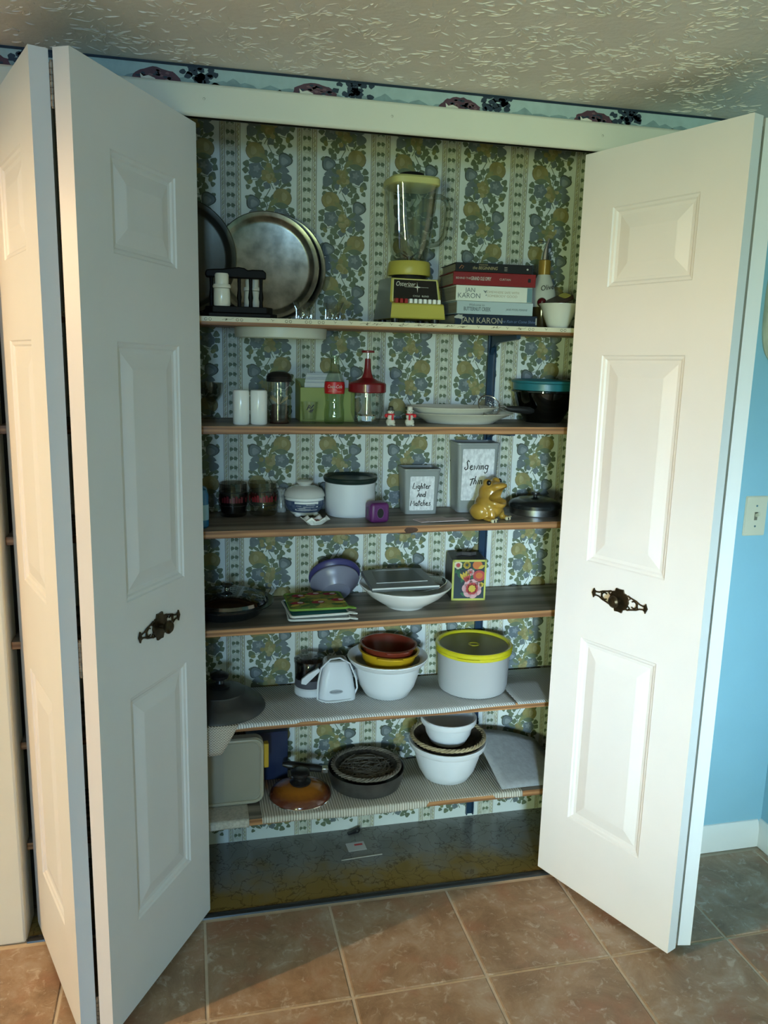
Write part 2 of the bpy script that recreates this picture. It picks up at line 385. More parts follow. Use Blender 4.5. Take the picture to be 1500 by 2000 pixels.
for x in (0.19, 1.16, 0.62): hole.lathe([(0, -0.0004), (0.0022, -0.0004), (0.0028, 0.0003)], 10, T=TR(x, -0.0163, HB+0.036) @ RX(PI/2))
hole.build('nail_hole', M('nail_hole', (0.12, 0.12, 0.08), 0.8), bpy.data.objects['trim_1'])
BASEB = M('baseboard_paint', (0.78, 0.80, 0.80), 0.35, var=0.02)
def baseboard(name, x0, x1, y, axis):
    prof = [(0, 0.0), (-0.013, 0.0), (-0.013, 0.062), (-0.010, 0.072), (-0.0085, 0.078), (-0.004, 0.088), (0, 0.089)]
    T = Matrix(((0, 0, 1, 0), (1, 0, 0, y), (0, 1, 0, 0), (0, 0, 0, 1))) if axis == 'x' else Matrix(((1, 0, 0, y), (0, 0, 1, 0), (0, 1, 0, 0), (0, 0, 0, 1)))
    return struct(MB().prism(prof, x0, x1, T=T).build(name, BASEB, smooth=20))
baseboard('baseboard_front_right', XR+CW, RW-0.0131, 0.0, 'x')
baseboard('baseboard_right', BW, 0.0, RW, 'y')
baseboard('baseboard_front_left', LW, XL-CW, 0.0, 'x')

# ---- landscape wallpaper border above the casing
BD = dict(sky=(0.40, 0.53, 0.55), line=(0.01, 0.025, 0.05), haze=(0.25, 0.36, 0.39), plum=(0.10, 0.045, 0.07), plum2=(0.20, 0.11, 0.13), navy=(0.025, 0.045, 0.075), house=(0.78, 0.76, 0.68), snow=(0.66, 0.75, 0.72))
bmats = [M('border_'+k, v, 0.6, var=0.2 if k not in ('sky',) else 0.1, scale=40) for k, v in BD.items()]; bk = {k: i for i, k in enumerate(BD)}
bd = MB()
def bpoly(pts, col, layer): bd.poly([(x, -0.0006-0.00012*layer, z) for x, z in pts], bk[col])
def blob(cx, cz, rx, rz, n, rough, rnd): return [(cx+rx*math.cos(2*PI*i/n)*(1+rnd.uniform(-rough, rough)), cz+rz*math.sin(2*PI*i/n)*(1+rnd.uniform(-rough, rough))) for i in range(n)]
rb = random.Random(11); Z0 = HB+CW
for a, b, z in ((XL-CW, XR+CW, Z0), (LW, XL-CW, 1.96), (XR+CW, RW, 1.96)): bpoly([(a, z), (b, z), (b, ZC-0.0005), (a, ZC-0.0005)], 'sky', 0)
bpoly([(LW, ZC-0.006), (RW, ZC-0.006), (RW, ZC-0.0004), (LW, ZC-0.0004)], 'line', 4)
for k in range(-10, 6):
    X = 0.09+0.35*k
    if X < LW+0.1 or X > RW-0.25: continue
    def clip(pts): return [(x, max(z, Z0 if XL-CW-0.1 < x < XR+CW else 1.962)) for x, z in pts]
    zl = Z0
    for q in range(7):
        cx = X+0.05*q+rb.uniform(-0.01, 0.01); bpoly(clip([(cx-0.03, zl), (cx-0.02, zl+rb.uniform(0.004, 0.008)), (cx, zl+rb.uniform(0.008, 0.013)), (cx+0.02, zl+rb.uniform(0.004, 0.008)), (cx+0.03, zl)]), 'haze', 1)
    cx = X+0.165; bpoly(clip([(cx-0.03, zl), (cx-0.008, zl+0.014), (cx, zl+0.019), (cx+0.008, zl+0.015), (cx+0.028, zl)]), 'haze', 2)
    m_ = [(X+0.052*math.cos(t)*(1+rb.uniform(-0.06, 0.06)), zl+max(0, 0.026*math.sin(t)*(1+rb.uniform(-0.1, 0.1)))) for t in [PI*i/18 for i in range(19)]]
    bpoly(m_, 'plum', 2)
    for q in range(26):
        t = rb.uniform(0.2, PI-0.2); r_ = rb.uniform(0.35, 0.9); bpoly(clip(blob(X+0.048*r_*math.cos(t), zl+0.001+0.022*r_*math.sin(t), 0.005, 0.0025, 7, 0.3, rb)), 'plum2' if rb.random() < 0.55 else 'navy', 3)
    bpoly([(X-0.034, zl), (X-0.036, zl+0.012), (X-0.029, zl+0.006), (X-0.018, zl+0.009), (X-0.004, zl+0.004), (X-0.004, zl)], 'house', 4)
    bpoly([(X+0.052, zl), (X+0.02, zl+0.003), (X+0.0, zl)], 'snow', 4)
    for q in range(30):
        bpoly(clip(blob(X+0.092+rb.gauss(0, 0.016), zl+0.021+rb.uniform(-0.015, 0.014), 0.008, 0.006, 8, 0.35, rb)), 'navy', 2+(q % 2))
o = bd.build('border_print', bmats, bpy.data.objects['wall_front_header'], smooth=0); o['label'] = 'landscape wallpaper border with trees and hills'

# ---- printed fruit-garland wallpaper on the closet back wall
WPC = dict(green=(0.140, 0.175, 0.105), olive=(0.22, 0.23, 0.095), slate=(0.145, 0.178, 0.18), slate2=(0.24, 0.275, 0.275), ochre=(0.27, 0.235, 0.09), ochre2=(0.35, 0.31, 0.15), brown=(0.20, 0.16, 0.09), dark=(0.075, 0.09, 0.07), tan=(0.47, 0.45, 0.30), band=(0.60, 0.62, 0.52))
wmats = [M('paper_'+k, v, 0.6, var=0.22, scale=45) for k, v in WPC.items()]; wk = {k: i for i, k in enumerate(WPC)}
wp = MB(); rw = random.Random(5)
WPN = [0]
def wpoly(pts, col, layer):
    WPN[0] = (WPN[0]+1) % 60; y = D-0.0005-0.00026*layer-WPN[0]*4e-6
    wp.poly([(x, y, min(max(z, 0.0008), ZC-0.0008)) for x, z in pts], wk[col])
def leaf_shape(cx, cz, L_, W_, ang, n=7):
    up = [(L_*(t-0.5), W_*math.sin(PI*t)**0.8*0.5) for t in [i/n for i in range(n+1)]]
    pts = up+[(x, -y) for x, y in reversed(up[1:-1])]
    c, s = math.cos(ang), math.sin(ang)
    return [(cx+x*c-y*s, cz+x*s+y*c) for x, y in pts]
def lobed(cx, cz, r, k, n=20, amp=0.16, ph=0, ax=1.0):
    r *= 1.27
    return [(cx+ax*r*(1+amp*math.cos(k*(2*PI*i/n)+ph))*math.cos(2*PI*i/n), cz+r*(1+amp*math.cos(k*(2*PI*i/n)+ph))*math.sin(2*PI*i/n)) for i in range(n)]
def stroke(pts, w_, col, layer):
    for (x0, z0), (x1, z1) in zip(pts[:-1], pts[1:]):
        dx, dz = x1-x0, z1-z0; l = math.hypot(dx, dz) or 1; nx, nz = -dz/l*w_, dx/l*w_
        wpoly([(x0+nx, z0+nz), (x0-nx, z0-nz), (x1-nx, z1-nz), (x1+nx, z1+nz)], col, layer)
HP = 0.112; U = 0.00036
def motif(cx, cz, s):
    X = lambda u: cx+s*u*0.00041
    Zv = lambda v: cz-v*U
    A = lambda a: a if s > 0 else PI-a
    # stems
    stroke([(X(-10), Zv(-60)), (X(25), Zv(10)), (X(10), Zv(60)), (X(25), Zv(130)), (X(5), Zv(200)), (X(30), Zv(255))], 0.0011, 'green', 1)
    for a, b in (((20, 10), (100, 45)), ((10, 60), (-85, 130)), ((25, 120), (100, 165)), ((5, 200), (-70, 225)), ((0, 210), (95, 225)), ((20, 150), (90, 110)), ((5, 195), (-130, 205)), ((15, 40), (-60, 10)), ((-60, 120), (-140, 95))): stroke([(X(a[0]), Zv(a[1])), (X((a[0]+b[0])/2), Zv((a[1]+b[1])/2-10)), (X(b[0]), Zv(b[1]))], 0.0008, 'green', 1)
    # big fruit with its leaves
    wpoly(leaf_shape(X(-118), Zv(-48), 0.020, 0.011, A(2.2)), 'olive', 2); wpoly(leaf_shape(X(-62), Zv(-52), 0.020, 0.011, A(0.7)), 'green', 2)
    wpoly(lobed(X(-88), Zv(0), 54*U, 2, amp=0.05, ph=0.6), 'brown', 2); wpoly(lobed(X(-87), Zv(-1), 51*U, 2, amp=0.05, ph=0.6), 'ochre', 3)
    wpoly(lobed(X(-100), Zv(-6), 24*U, 3, amp=0.1, ax=0.7), 'ochre2', 4); wpoly(leaf_shape(X(-82), Zv(58), 0.042, 0.016, A(0.1)), 'green', 4); wpoly(leaf_shape(X(-30), Zv(38), 0.034, 0.014, A(-0.7)), 'olive', 3)
    # cabbage leaf with dark outline
    wpoly(lobed(X(106), Zv(45), 40*U, 3, amp=0.1, ax=1.05), 'dark', 2); wpoly(lobed(X(104), Zv(47), 34*U, 3, amp=0.1, ax=1.05), 'slate', 3); wpoly(lobed(X(100), Zv(54), 21*U, 3, amp=0.15), 'slate2', 4)
    # blue flower
    wpoly(lobed(X(-84), Zv(128), 44*U, 5, amp=0.14), 'slate', 3); wpoly(lobed(X(-100), Zv(150), 26*U, 4, amp=0.2), 'slate', 3); wpoly(lobed(X(-80), Zv(120), 18*U, 5, amp=0.3), 'slate2', 4)
    # grape cluster
    for q in range(13):
        gx, gz = rw.gauss(0, 22), 150+rw.gauss(0, 28); wpoly(lobed(X(gx), Zv(gz), 15*U, 1, 9, 0.0), 'ochre' if q % 3 else 'ochre2', 3+q % 2)
    wpoly(lobed(X(2), Zv(150), 42*U, 4, amp=0.18), 'olive', 2)
    # right-hand leaves
    wpoly(leaf_shape(X(88), Zv(112), 0.040, 0.019, A(-0.25)), 'slate', 3); wpoly(leaf_shape(X(60), Zv(98), 0.026, 0.012, A(0.6)), 'green', 3)
    wpoly(lobed(X(112), Zv(172), 31*U, 3, amp=0.14), 'slate', 3); wpoly(lobed(X(62), Zv(160), 27*U, 3, amp=0.2), 'green', 2)
    wpoly(leaf_shape(X(98), Zv(226), 0.028, 0.009, A(0.6)), 'green', 2); wpoly(leaf_shape(X(72), Zv(212), 0.022, 0.008, A(1.3)), 'green', 2)
    # small berries and leaves at the left edge
    for u, v, r_, k, c in ((-146, 88, 19, 3, 'green'), (-152, 134, 18, 4, 'green'), (-136, 192, 22, 3, 'green'), (-124, 215, 15, 2, 'olive'), (-137, 250, 14, 3, 'green'), (-66, 222, 22, 5, 'green'), (-88, 268, 19, 3, 'green'), (-46, 258, 17, 3, 'green'), (-12, 232, 22, 4, 'slate'), (132, 260, 13, 3, 'green'), (140, 15, 14, 3, 'green'), (70, -8, 20, 4, 'green'), (48, 118, 19, 4, 'slate'), (-40, 190, 20, 4, 'green'), (48, 205, 19, 3, 'slate'), (-30, 10, 22, 3, 'green'), (130, 215, 15, 3, 'green'), (40, 62, 20, 4, 'green'), (-12, 95, 22, 4, 'olive'), (15, 20, 19, 5, 'green'), (-35, 85, 16, 3, 'green')):
        wpoly(lobed(X(u), Zv(v), r_*U, k, 12, 0.17, rw.uniform(0, 6)), c, 2)
PX, FX0, BX0 = 0.2045, 0.366, 0.264
for c in range(-4, 7):
    cx = FX0+c*PX
    if cx < XL-0.05 or cx > XR+0.05: continue
    sgn = 1 if (c % 2) else -1
    for k in range(-2, 18):
        cz = 1.917-k*HP
        if cz > ZC+0.06 or cz < 0.02: continue
        motif(cx, cz, sgn if k % 2 == 0 else -sgn)
for c in range(-3, 7):
    cx = BX0+c*PX
    if cx < XL or cx > XR: continue
    H = 0.0263
    wpoly([(cx-H, 0.001), (cx+H, 0.001), (cx+H, ZC-0.001), (cx-H, ZC-0.001)], 'band', 0)
    for s in (-1, 1):
        for off, w_ in ((H, 0.0007), (H-0.0115, 0.0007)):
            x = cx+s*off; wpoly([(x-w_, 0.001), (x+w_, 0.001), (x+w_, ZC-0.001), (x-w_, ZC-0.001)], 'brown', 1)
        z = 0.008
        while z < ZC-0.02:
            x = cx+s*(H-0.0057); wpoly(leaf_shape(x, z, 0.0125, 0.0055, PI/2+0.45*s), 'tan', 1); stroke([(x-0.003, z+0.004), (x+0.002, z+0.0105)], 0.0006, 'brown', 2); z += 0.0125
    z = 0.012
    while z < ZC-0.02:
        for s in (-1, 1):
            wpoly(lobed(cx+s*0.0058, z+0.010, 0.0044, 3, 9, 0.15), 'green', 1); stroke([(cx+s*0.008, z+0.010), (cx+s*0.0092, z+0.004), (cx+s*0.006, z+0.002)], 0.0007, 'green', 1)
            stroke([(cx+s*0.001, z+0.016), (cx+s*0.010, z+0.0175)], 0.0005, 'tan', 1); stroke([(cx+s*0.002, z+0.020), (cx+s*0.008, z+0.0205)], 0.0005, 'tan', 1)
        stroke([(cx-0.010, z-0.001), (cx+0.010, z-0.001)], 0.0004, 'tan', 1)
        z += 0.0263
o = wp.build('wallpaper_print', wmats, wb, smooth=0); o['label'] = 'fruit garland and ribbon stripes printed on the wallpaper'

# ================================================================== BIFOLD DOORS
LFW, LFT, LFH = 0.4525, 0.033, 2.0
PANELS = ((0.209, 0.748), (0.963, 1.503), (1.670, 1.861))
RINGS = ((0.0, 0.0), (0.003, 0.003), (0.009, 0.0042), (0.013, 0.0075), (0.021, 0.0085), (0.052, 0.0022), (0.055, 0.0018))
def door_leaf(parent, P0, d, ua, ub, zb, dz, lead_z=0.0):
    b = MB(); us = [0, ua, ub, LFW]; zs = [0]
    for p in PANELS: zs += list(p)
    zs.append(LFH)
    def Z(u, z): return z+zb+dz*u/LFW
    def quad(p, flip):
        pts = [(u, y, Z(u, z)) for u, y, z in p]; b.poly(pts[::-1] if flip else pts)
    for y0, sg, flip in ((0.0, 1, False), (LFT, -1, True)):
        for i in range(3):
            for j in range(len(zs)-1):
                if i == 1 and j % 2 == 1: continue
                quad([(us[i], y0, zs[j]), (us[i+1], y0, zs[j]), (us[i+1], y0, zs[j+1]), (us[i], y0, zs[j+1])], flip)
        for z0, z1 in PANELS:
            for (a, da), (c, dc) in zip(RINGS[:-1], RINGS[1:]):
                R1 = [(ua+a, z0+a), (ub-a, z0+a), (ub-a, z1-a), (ua+a, z1-a)]; R2 = [(ua+c, z0+c), (ub-c, z0+c), (ub-c, z1-c), (ua+c, z1-c)]
                for k in range(4):
                    k2 = (k+1) % 4; quad([(R1[k][0], y0+sg*da, R1[k][1]), (R1[k2][0], y0+sg*da, R1[k2][1]), (R2[k2][0], y0+sg*dc, R2[k2][1]), (R2[k][0], y0+sg*dc, R2[k][1])], flip)
            c, dc = RINGS[-1]; quad([(ua+c, y0+sg*dc, z0+c), (ub-c, y0+sg*dc, z0+c), (ub-c, y0+sg*dc, z1-c), (ua+c, y0+sg*dc, z1-c)], flip)
    quad([(0, 0, 0), (0, 0, LFH), (0, LFT, LFH), (0, LFT, 0)], False); quad([(LFW, 0, 0), (LFW, LFT, 0), (LFW, LFT, LFH), (LFW, 0, LFH)], False)
    quad([(0, 0, LFH), (LFW, 0, LFH), (LFW, LFT, LFH), (0, LFT, LFH)], False); quad([(0, 0, 0), (0, LFT, 0), (LFW, LFT, 0), (LFW, 0, 0)], False)
    me_o = b.build('door_leaf', WHITE_DOOR, parent, smooth=0)
    bm = bmesh.new(); bm.from_mesh(me_o.data); bmesh.ops.remove_doubles(bm, verts=bm.verts, dist=1e-5); bmesh.ops.recalc_face_normals(bm, faces=bm.faces); bm.to_mesh(me_o.data); bm.free()
    md = me_o.modifiers.new('bevel', 'BEVEL'); md.width = 0.0015; md.segments = 2; md.limit_method = 'ANGLE'; md.angle_limit = 1.2
    d = Vector((d[0], d[1], 0)).normalized(); yv = Vector((-d.y, d.x, 0))
    me_o.matrix_local = Matrix(((d.x, yv.x, 0, P0[0]), (d.y, yv.y, 0, P0[1]), (0, 0, 1, 0), (0, 0, 0, 1)))
    return me_o
def door_handle(leaf, u, z):
    bp = MB(); T = TR(u, -0.0015, z) @ FRONT
    ctr = [(0.0, 0.030), (0.011, 0.031), (0.014, 0.022), (0.020, 0.021), (0.026, 0.013), (0.030, 0.0), (0.026, -0.013), (0.020, -0.021), (0.014, -0.022), (0.011, -0.031), (0, -0.030)]
    ctr = ctr+[(-x, y) for x, y in ctr[-2:0:-1]]
    bp.prism(ctr, -0.0015, 0.003, T=T)
    for s in (-1, 1):
        for t in (-1, 1):
            bp.tube([(s*x, t*y, 0.001) for x, y in ((0.018, 0.017), (0.028, 0.0185), (0.036, 0.0155), (0.044, 0.0135), (0.054, 0.011), (0.064, 0.006), (0.074, 0.0045), (0.080, 0.007))], 0.0022, 6, T=T)
            bp.tube([(s*x, t*y, 0.001) for x, y in ((0.030, 0.017), (0.034, 0.012), (0.030, 0.009), (0.026, 0.010))], 0.0018, 6, T=T)
        bp.tube([(s*(0.046+0.009*math.cos(a)), 0.009*math.sin(a), 0.001) for a in [-2.3+4.6*i/10 for i in range(11)]], 0.0019, 6, T=T)
        bp.tube([(s*0.058, 0.010, 0.001), (s*0.0565, 0, 0.001), (s*0.058, -0.010, 0.001)], 0.0019, 6, T=T)
        bp.prism([(s*x, y) for x, y in ((0.077, 0.004), (0.082, 0.013), (0.085, 0.006), (0.088, 0.0), (0.085, -0.006), (0.082, -0.013), (0.077, -0.004))][::s], -0.0005, 0.003, T=T)
    bp.build('backplate', BRASS, leaf, smooth=50)['label'] = 'pierced aged-brass backplate'
    MB().lathe([(0, 0.0), (0.006, 0.0), (0.006, 0.010), (0.012, 0.014), (0.0155, 0.019), (0.0155, 0.023), (0.011, 0.0275), (0, 0.0285)], 28, T=TR(u, -0.0045, z) @ FRONT).build('knob', BRASS, leaf)['label'] = 'round aged-brass knob'
def hinges(parent, x, y, zs, ang):
    for z in zs:
        h = MB()
        for q in range(7): h.lathe([(0, q*0.0105), (0.0042, q*0.0105), (0.0042, q*0.0105+0.0092), (0, q*0.0105+0.0092)], 10, T=TR(x, y, z-0.037))
        h.lathe([(0, -0.003), (0.003, -0.003), (0.003, 0.077), (0, 0.077)], 8, T=TR(x, y, z-0.037))
        h.box(-0.0055, -0.0042, 0.0, 0.026, 0.0, 0.073, T=TR(x, y, z-0.037) @ RZ(ang[0])); h.box(0.0042, 0.0055, 0.0, 0.026, 0.0, 0.073, T=TR(x, y, z-0.037) @ RZ(ang[1]))
        h.build('hinge', HINGE, parent, smooth=40)
def door(name, loc, label):
    o = bpy.data.objects.new(name, None); COL.objects.link(o); struct(o, label); return o
d1 = door('door_1', (0, 0, 0), 'white panelled bifold closet door folded open')
aL, aR = -2.0751, -1.1808
dL = (-math.cos(aL), -math.sin(aL)); dR = (math.cos(aR), math.sin(aR))
lf = door_leaf(d1, (-0.0470, -0.3860), dL, 0.1125, 0.3545, 0.022, -0.012); door_handle(lf, 0.2355, 0.892)
l1 = door_leaf(d1, (-0.1145-0.35*LFW, -0.378+0.937*LFW), (0.35, -0.937), 0.1125, 0.3400, 0.014, 0.006)
hinges(d1, -0.0795, -0.3640, (1.962, 0.893, 0.070), (0.38, -0.46))
d2 = door('door_2', (0, 0, 0), 'white panelled bifold closet door folded open beside the light switch')
lf = door_leaf(d2, (1.1318, 0.0108), dR, 0.0985, 0.3405, 0.014, 0.009); door_handle(lf, 0.215, 0.900)
door_leaf(d2, (1.3800, -0.392), (0.2, 0.98), 0.1125, 0.3545, 0.022, -0.008)
hinges(d2, 1.3375, -0.3850, (1.968, 0.905, 0.085), (0.30, -0.12))

# ================================================================== THINGS ON THE ROOM WALL
t = thing('light_switch', 'ivory toggle light switch on the blue wall beside the bifold door', 'light switch', (1.735, 0, 1.073))
IVORY = M('ivory_plastic', (0.62, 0.60, 0.48), 0.35, var=0.04)
b = MB(); pr = rrect(0.072, 0.117, 0.004)
b.prism(pr, 0, 0.003, T=FRONT); b.prism([(x*0.95, y*0.97) for x, y in pr], 0.003, 0.0055, T=FRONT); b.build('cover_plate', IVORY, t, bevel=0.001)
b = MB(); b.box(-0.005, 0.005, -0.0058, -0.005, -0.012, 0.012); b.build('slot', M('switch_slot', (0.16, 0.15, 0.11), 0.6), t)
b = MB(); b.box(-0.0035, 0.0035, -0.017, 0.0, -0.004, 0.004, T=TR(0, -0.005, 0.001) @ RX(-0.5)); b.build('toggle', IVORY, t, bevel=0.001)
for z in (-0.030, 0.030): MB().lathe([(0.0032, 0), (0.003, 0.001), (0, 0.0013)], 12, T=TR(0, -0.0055, z) @ FRONT).build('screw', STEEL, t)
t = thing('wall_plaque', 'cream oval plaque with raised leaves and flowers hanging on the blue wall', 'plaque', (1.785, 0, 1.660))
PLQ = M('plaque_cream', (0.56, 0.55, 0.40), 0.5, var=0.2, scale=20); PLG = M('plaque_relief', (0.22, 0.21, 0.09), 0.6, var=0.4, scale=50)
MB().lathe([(0, 0.010), (0.075, 0.010), (0.085, 0.016), (0.095, 0.016), (0.098, 0.008), (0.096, 0.0)], 56, T=FRONT @ Matrix.Diagonal((1.0, 1.64, 1, 1)), sq=3.2).build('plate', PLQ, t)
b = MB(); rp = random.Random(4)
for k in range(46):
    a = 2*PI*k/46; rx, rz_ = 0.074, 0.136
    x, z = rx*math.cos(a)+rp.uniform(-0.006, 0.006), rz_*math.sin(a)+rp.uniform(-0.006, 0.006)
    b.ball((x, -0.0105, z), (0.006, 0.002, 0.003), 8, T=None)
b.build('leaf_wreath', PLG, t)
for k in range(9):
    b = MB(); cx, cz = rp.uniform(-0.045, 0.045), -0.10+0.025*k
    for q in range(5): b.ball((cx+0.010*math.cos(q*1.257), -0.011, cz+0.010*math.sin(q*1.257)), (0.0065, 0.002, 0.0065), 10)
    b.ball((cx, -0.012, cz), (0.004, 0.003, 0.004), 8); b.build('flower', PLQ, t)

# ---- pendant lamp hanging in the room to the left of the closet
t = thing('pendant_lamp', 'pendant lamp with a wide opaque shade hanging in front of the closet', 'lamp', (LAMP[0], LAMP[1], ZC))
h = ZC-LAMP[2]
MB().lathe([(0, 0), (0.05, 0), (0.045, -0.02), (0.01, -0.025), (0.006, -0.03), (0.006, -h+0.13), (0, -h+0.13)], 24).build('rod', BRASS, t)
MB().lathe([(0.03, -h+0.14), (0.06, -h+0.135), (0.15, -h+0.09), (0.22, -h+0.03), (0.25, -h+0.002), (0.248, -h), (0.215, -h+0.03), (0.14, -h+0.085), (0.03, -h+0.13)], 48).build('lamp_shade', M('shade_enamel', (0.6, 0.55, 0.42), 0.6), t)
bl = bpy.data.lights.new('bulb_light', 'POINT'); bl.energy = 150; bl.color = (1.0, 0.63, 0.30); bl.shadow_soft_size = 0.022
bo = bpy.data.objects.new('bulb_light', bl); COL.objects.link(bo); bo.location = (0, 0, -h); bo.parent = t
MB().lathe([(0.018, -h+0.10), (0.02, -h+0.06), (0.015, -h+0.045)], 16).build('socket', BRASS, t)

# ================================================================== SHELVES
S1, S2, S3, S4, S5, S6 = 1.588, 1.322, 1.055, 0.795, 0.515, 0.235
PINE = WOOD('pine_board', (0.20, 0.085, 0.03), (0.42, 0.21, 0.085), 0.5, 0, 14)
GREYW = WOOD('worn_grey_board', (0.10, 0.085, 0.065), (0.27, 0.235, 0.185), 0.45, 0, 10)
CONTACT = M('contact_paper', (0.66, 0.62, 0.46), 0.4, var=0.05)
def board(label, yl, yr, zl, zr, th=0.0195, top=None):
    b = MB(); x0, x1 = XL+0.001, XR-0.001; yb = D-0.0140
    vs_ = [(x0, yl, zl-th), (x1, yr, zr-th), (x1, yb, zr-th), (x0, yb, zl-th), (x0, yl, zl), (x1, yr, zr), (x1, yb, zr), (x0, yb, zl)]
    b.add(vs_, [(0, 3, 2, 1), (0, 1, 5, 4), (1, 2, 6, 5), (2, 3, 7, 6), (3, 0, 4, 7)], 0); b.add(vs_, [(4, 5, 6, 7)], 1)
    o = b.build('shelf_board', [PINE, top or GREYW], smooth=0)
    md = o.modifiers.new('bevel', 'BEVEL'); md.width = 0.0012; md.segments = 1
    return tag(o, label, 'shelf', 'closet shelves')
sb1 = board('topmost pine shelf board with flowered contact paper on its edge', 0.060, 0.060, S1-0.0008, S1-0.0008, top=CONTACT)
board('pine shelf board carrying the glass soda bottle and white shakers', 0.055, 0.060, S2, S2)
sb3 = board('pine shelf board carrying the gold frog and lidded containers', 0.050, 0.076, S3, S3)
board('pine shelf board carrying the potholders and floral tin', 0.038, 0.074, S4, S4)
board('pine shelf board with ribbed white liner under the yellow-lidded tub', 0.066, 0.074, S5+0.0008, S5-0.0012)
board('lowest pine shelf board carrying the orange lid and frying pan', 0.062, 0.062, S6, S6)
# knot on the third board
MB().lathe([(0, 0.0006), (0.016, 0.0005), (0.022, 0.0001)], 24, T=TR(0.705, 0.0650, S3-0.012) @ FRONT @ Matrix.Diagonal((1.6, 0.45, 1, 1))).build('knot', M('pine_knot', (0.075, 0.03, 0.013), 0.5, var=0.4, scale=70), sb3)
# contact paper strip on the top shelf edge, printed with sprigs
cp = MB(); cp.box(XL+0.001, XR-0.001, 0.0585, D-0.0145, S1-0.0008, S1); cp.box(XL+0.001, XR-0.001, 0.0583, 0.0598, S1-0.0115, S1)
cpo = cp.build('contact_paper', CONTACT, sb1, smooth=0)
dd = MB(); rc = random.Random(8)
x = XL+0.02
while x < XR-0.03:
    z = S1-0.0055
    k = rc.randint(0, 2)
    T = TR(x, 0.0582, z) @ FRONT
    if k == 0:
        for s in (-1, 1): dd.tube([(s*0.005+0.0032*math.cos(a), 0.0032*math.sin(a)-0.001, 0) for a in [2*PI*i/10 for i in range(10)]], 0.0006, 4, T=T, closed=True)
    elif k == 1:
        for q in range(5): dd.ball((rc.uniform(-0.008, 0.008), rc.uniform(-0.003, 0.003), 0), (0.0022, 0.0012, 0.0004), 6, T=T)
        dd.tube([(-0.012, -0.002, 0), (-0.003, 0.001, 0), (0.008, -0.001, 0), (0.016, 0.003, 0)], 0.0005, 4, T=T)
    else:
        dd.tube([(-0.004, 0.003, 0), (0, 0.0, 0), (0.004, 0.0015, 0)], 0.0006, 4, T=T); dd.tube([(0, 0, 0), (0, -0.003, 0)], 0.0006, 4, T=T)
    x += rc.uniform(0.028, 0.05)
dd.build('sprig_print', M('sprig_ink', (0.16, 0.13, 0.07), 0.6), cpo, smooth=0)['kind'] = 'stuff'
# slotted wall standard and its brackets
NAVY = M('navy_enamel', (0.018, 0.045, 0.085), 0.3, var=0.2)
def standard(x, label):
    t = thing('shelf_standard', label, 'shelf bracket', (x, D-0.0065, 0.01), group='shelf standards on the closet back wall')
    b = MB(); b.box(-0.0125, 0.0125, 0.003, 0.005, 0, 1.565); b.box(-0.0125, -0.009, -0.006, 0.005, 0, 1.565); b.box(0.009, 0.0125, -0.006, 0.005, 0, 1.565)
    b.build('rail', NAVY, t, smooth=0)
    for sz, ln, th in ((S1, 0.20, 0.0203), (S2, 0.20, 0.0195), (S3, 0.2, 0.0195), (S4, 0.2, 0.0195), (S5, 0.2, 0.0208), (S6, 0.2, 0.0195)):
        z = sz-th-0.01
        T = Matrix(((0, 0, 1, 0), (1, 0, 0, 0), (0, 1, 0, 0), (0, 0, 0, 1)))
        MB().prism([(0.0, z-0.0006), (-ln, z-0.0006), (-ln, z-0.010), (-ln+0.012, z-0.013), (-0.05, z-0.022), (-0.012, z-0.035), (0.0, z-0.055)], -0.006, 0.006, T=T).build('bracket', NAVY, t, smooth=0)
    return t
standard(1.024, 'navy slotted wall standard with brackets behind the gold frog and floral tin')
standard(-0.02, 'navy slotted wall standard with brackets behind the folded bifold door')

# ================================================================== SHELF 1
PEWTER = M('pewter', (0.30, 0.30, 0.26), 0.30, 1.0, var=0.5, scale=22, bump=0.15, bscale=30)
def tray(x, y, r, tilt, label, mat=PEWTER, rise=0.0):
    prof = [(0, 0.003), (r*0.80, 0.003), (r*0.84, 0.005), (r*0.90, 0.014), (r*0.925, 0.016), (r*0.985, 0.019), (r, 0.018), (r*0.985, 0.0165), (r*0.91, 0.012), (r*0.84, 0.002), (r*0.80, 0), (0, 0)]
    o = MB().lathe(prof, 72, T=TR(0, 0, r) @ RX(PI/2-tilt)).build('serving_tray', mat, smooth=40); o.location = (x, y, S1+0.0012+rise)
    return tag(o, label, 'tray', 'round trays leaning on the back wall')
TL = 0.10
tray(0.352, 0.268, 0.140, TL, 'round pewter tray with polished rim leaning behind the black rack')
tray(0.374, 0.290, 0.1400, TL, 'round pewter tray mostly hidden behind the polished one')
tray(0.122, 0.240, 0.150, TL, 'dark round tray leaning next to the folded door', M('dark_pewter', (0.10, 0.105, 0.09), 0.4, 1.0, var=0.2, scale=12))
# black wooden spice rack
t = thing('spice_rack', 'black wooden bench-shaped rack with turned posts holding two white mills', 'rack', (0.270, 0.125, S1))
b = MB(); oct_ = [(-0.093, -0.030), (-0.075, -0.058), (0.075, -0.058), (0.093, -0.030), (0.093, 0.030), (0.075, 0.062), (-0.075, 0.062), (-0.093, 0.030)]
b.prism(oct_, 0, 0.010); b.prism([(x*0.88, y*0.93) for x, y in oct_], 0.010, 0.026); b.build('base', BLACKW, t, bevel=0.002)
b = MB(); crest = [(-0.078, 0.0), (-0.082, 0.008), (-0.078, 0.018), (-0.060, 0.020), (-0.04, 0.021), (-0.02, 0.024), (0.0, 0.027), (0.015, 0.025), (0.022, 0.020), (0.035, 0.022), (0.06, 0.022), (0.068, 0.016), (0.068, 0.0)]
b.prism(crest, -0.012, 0.012, T=TR(0, 0.0, 0.096) @ FRONT); b.build('crest', BLACKW, t, bevel=0.003)
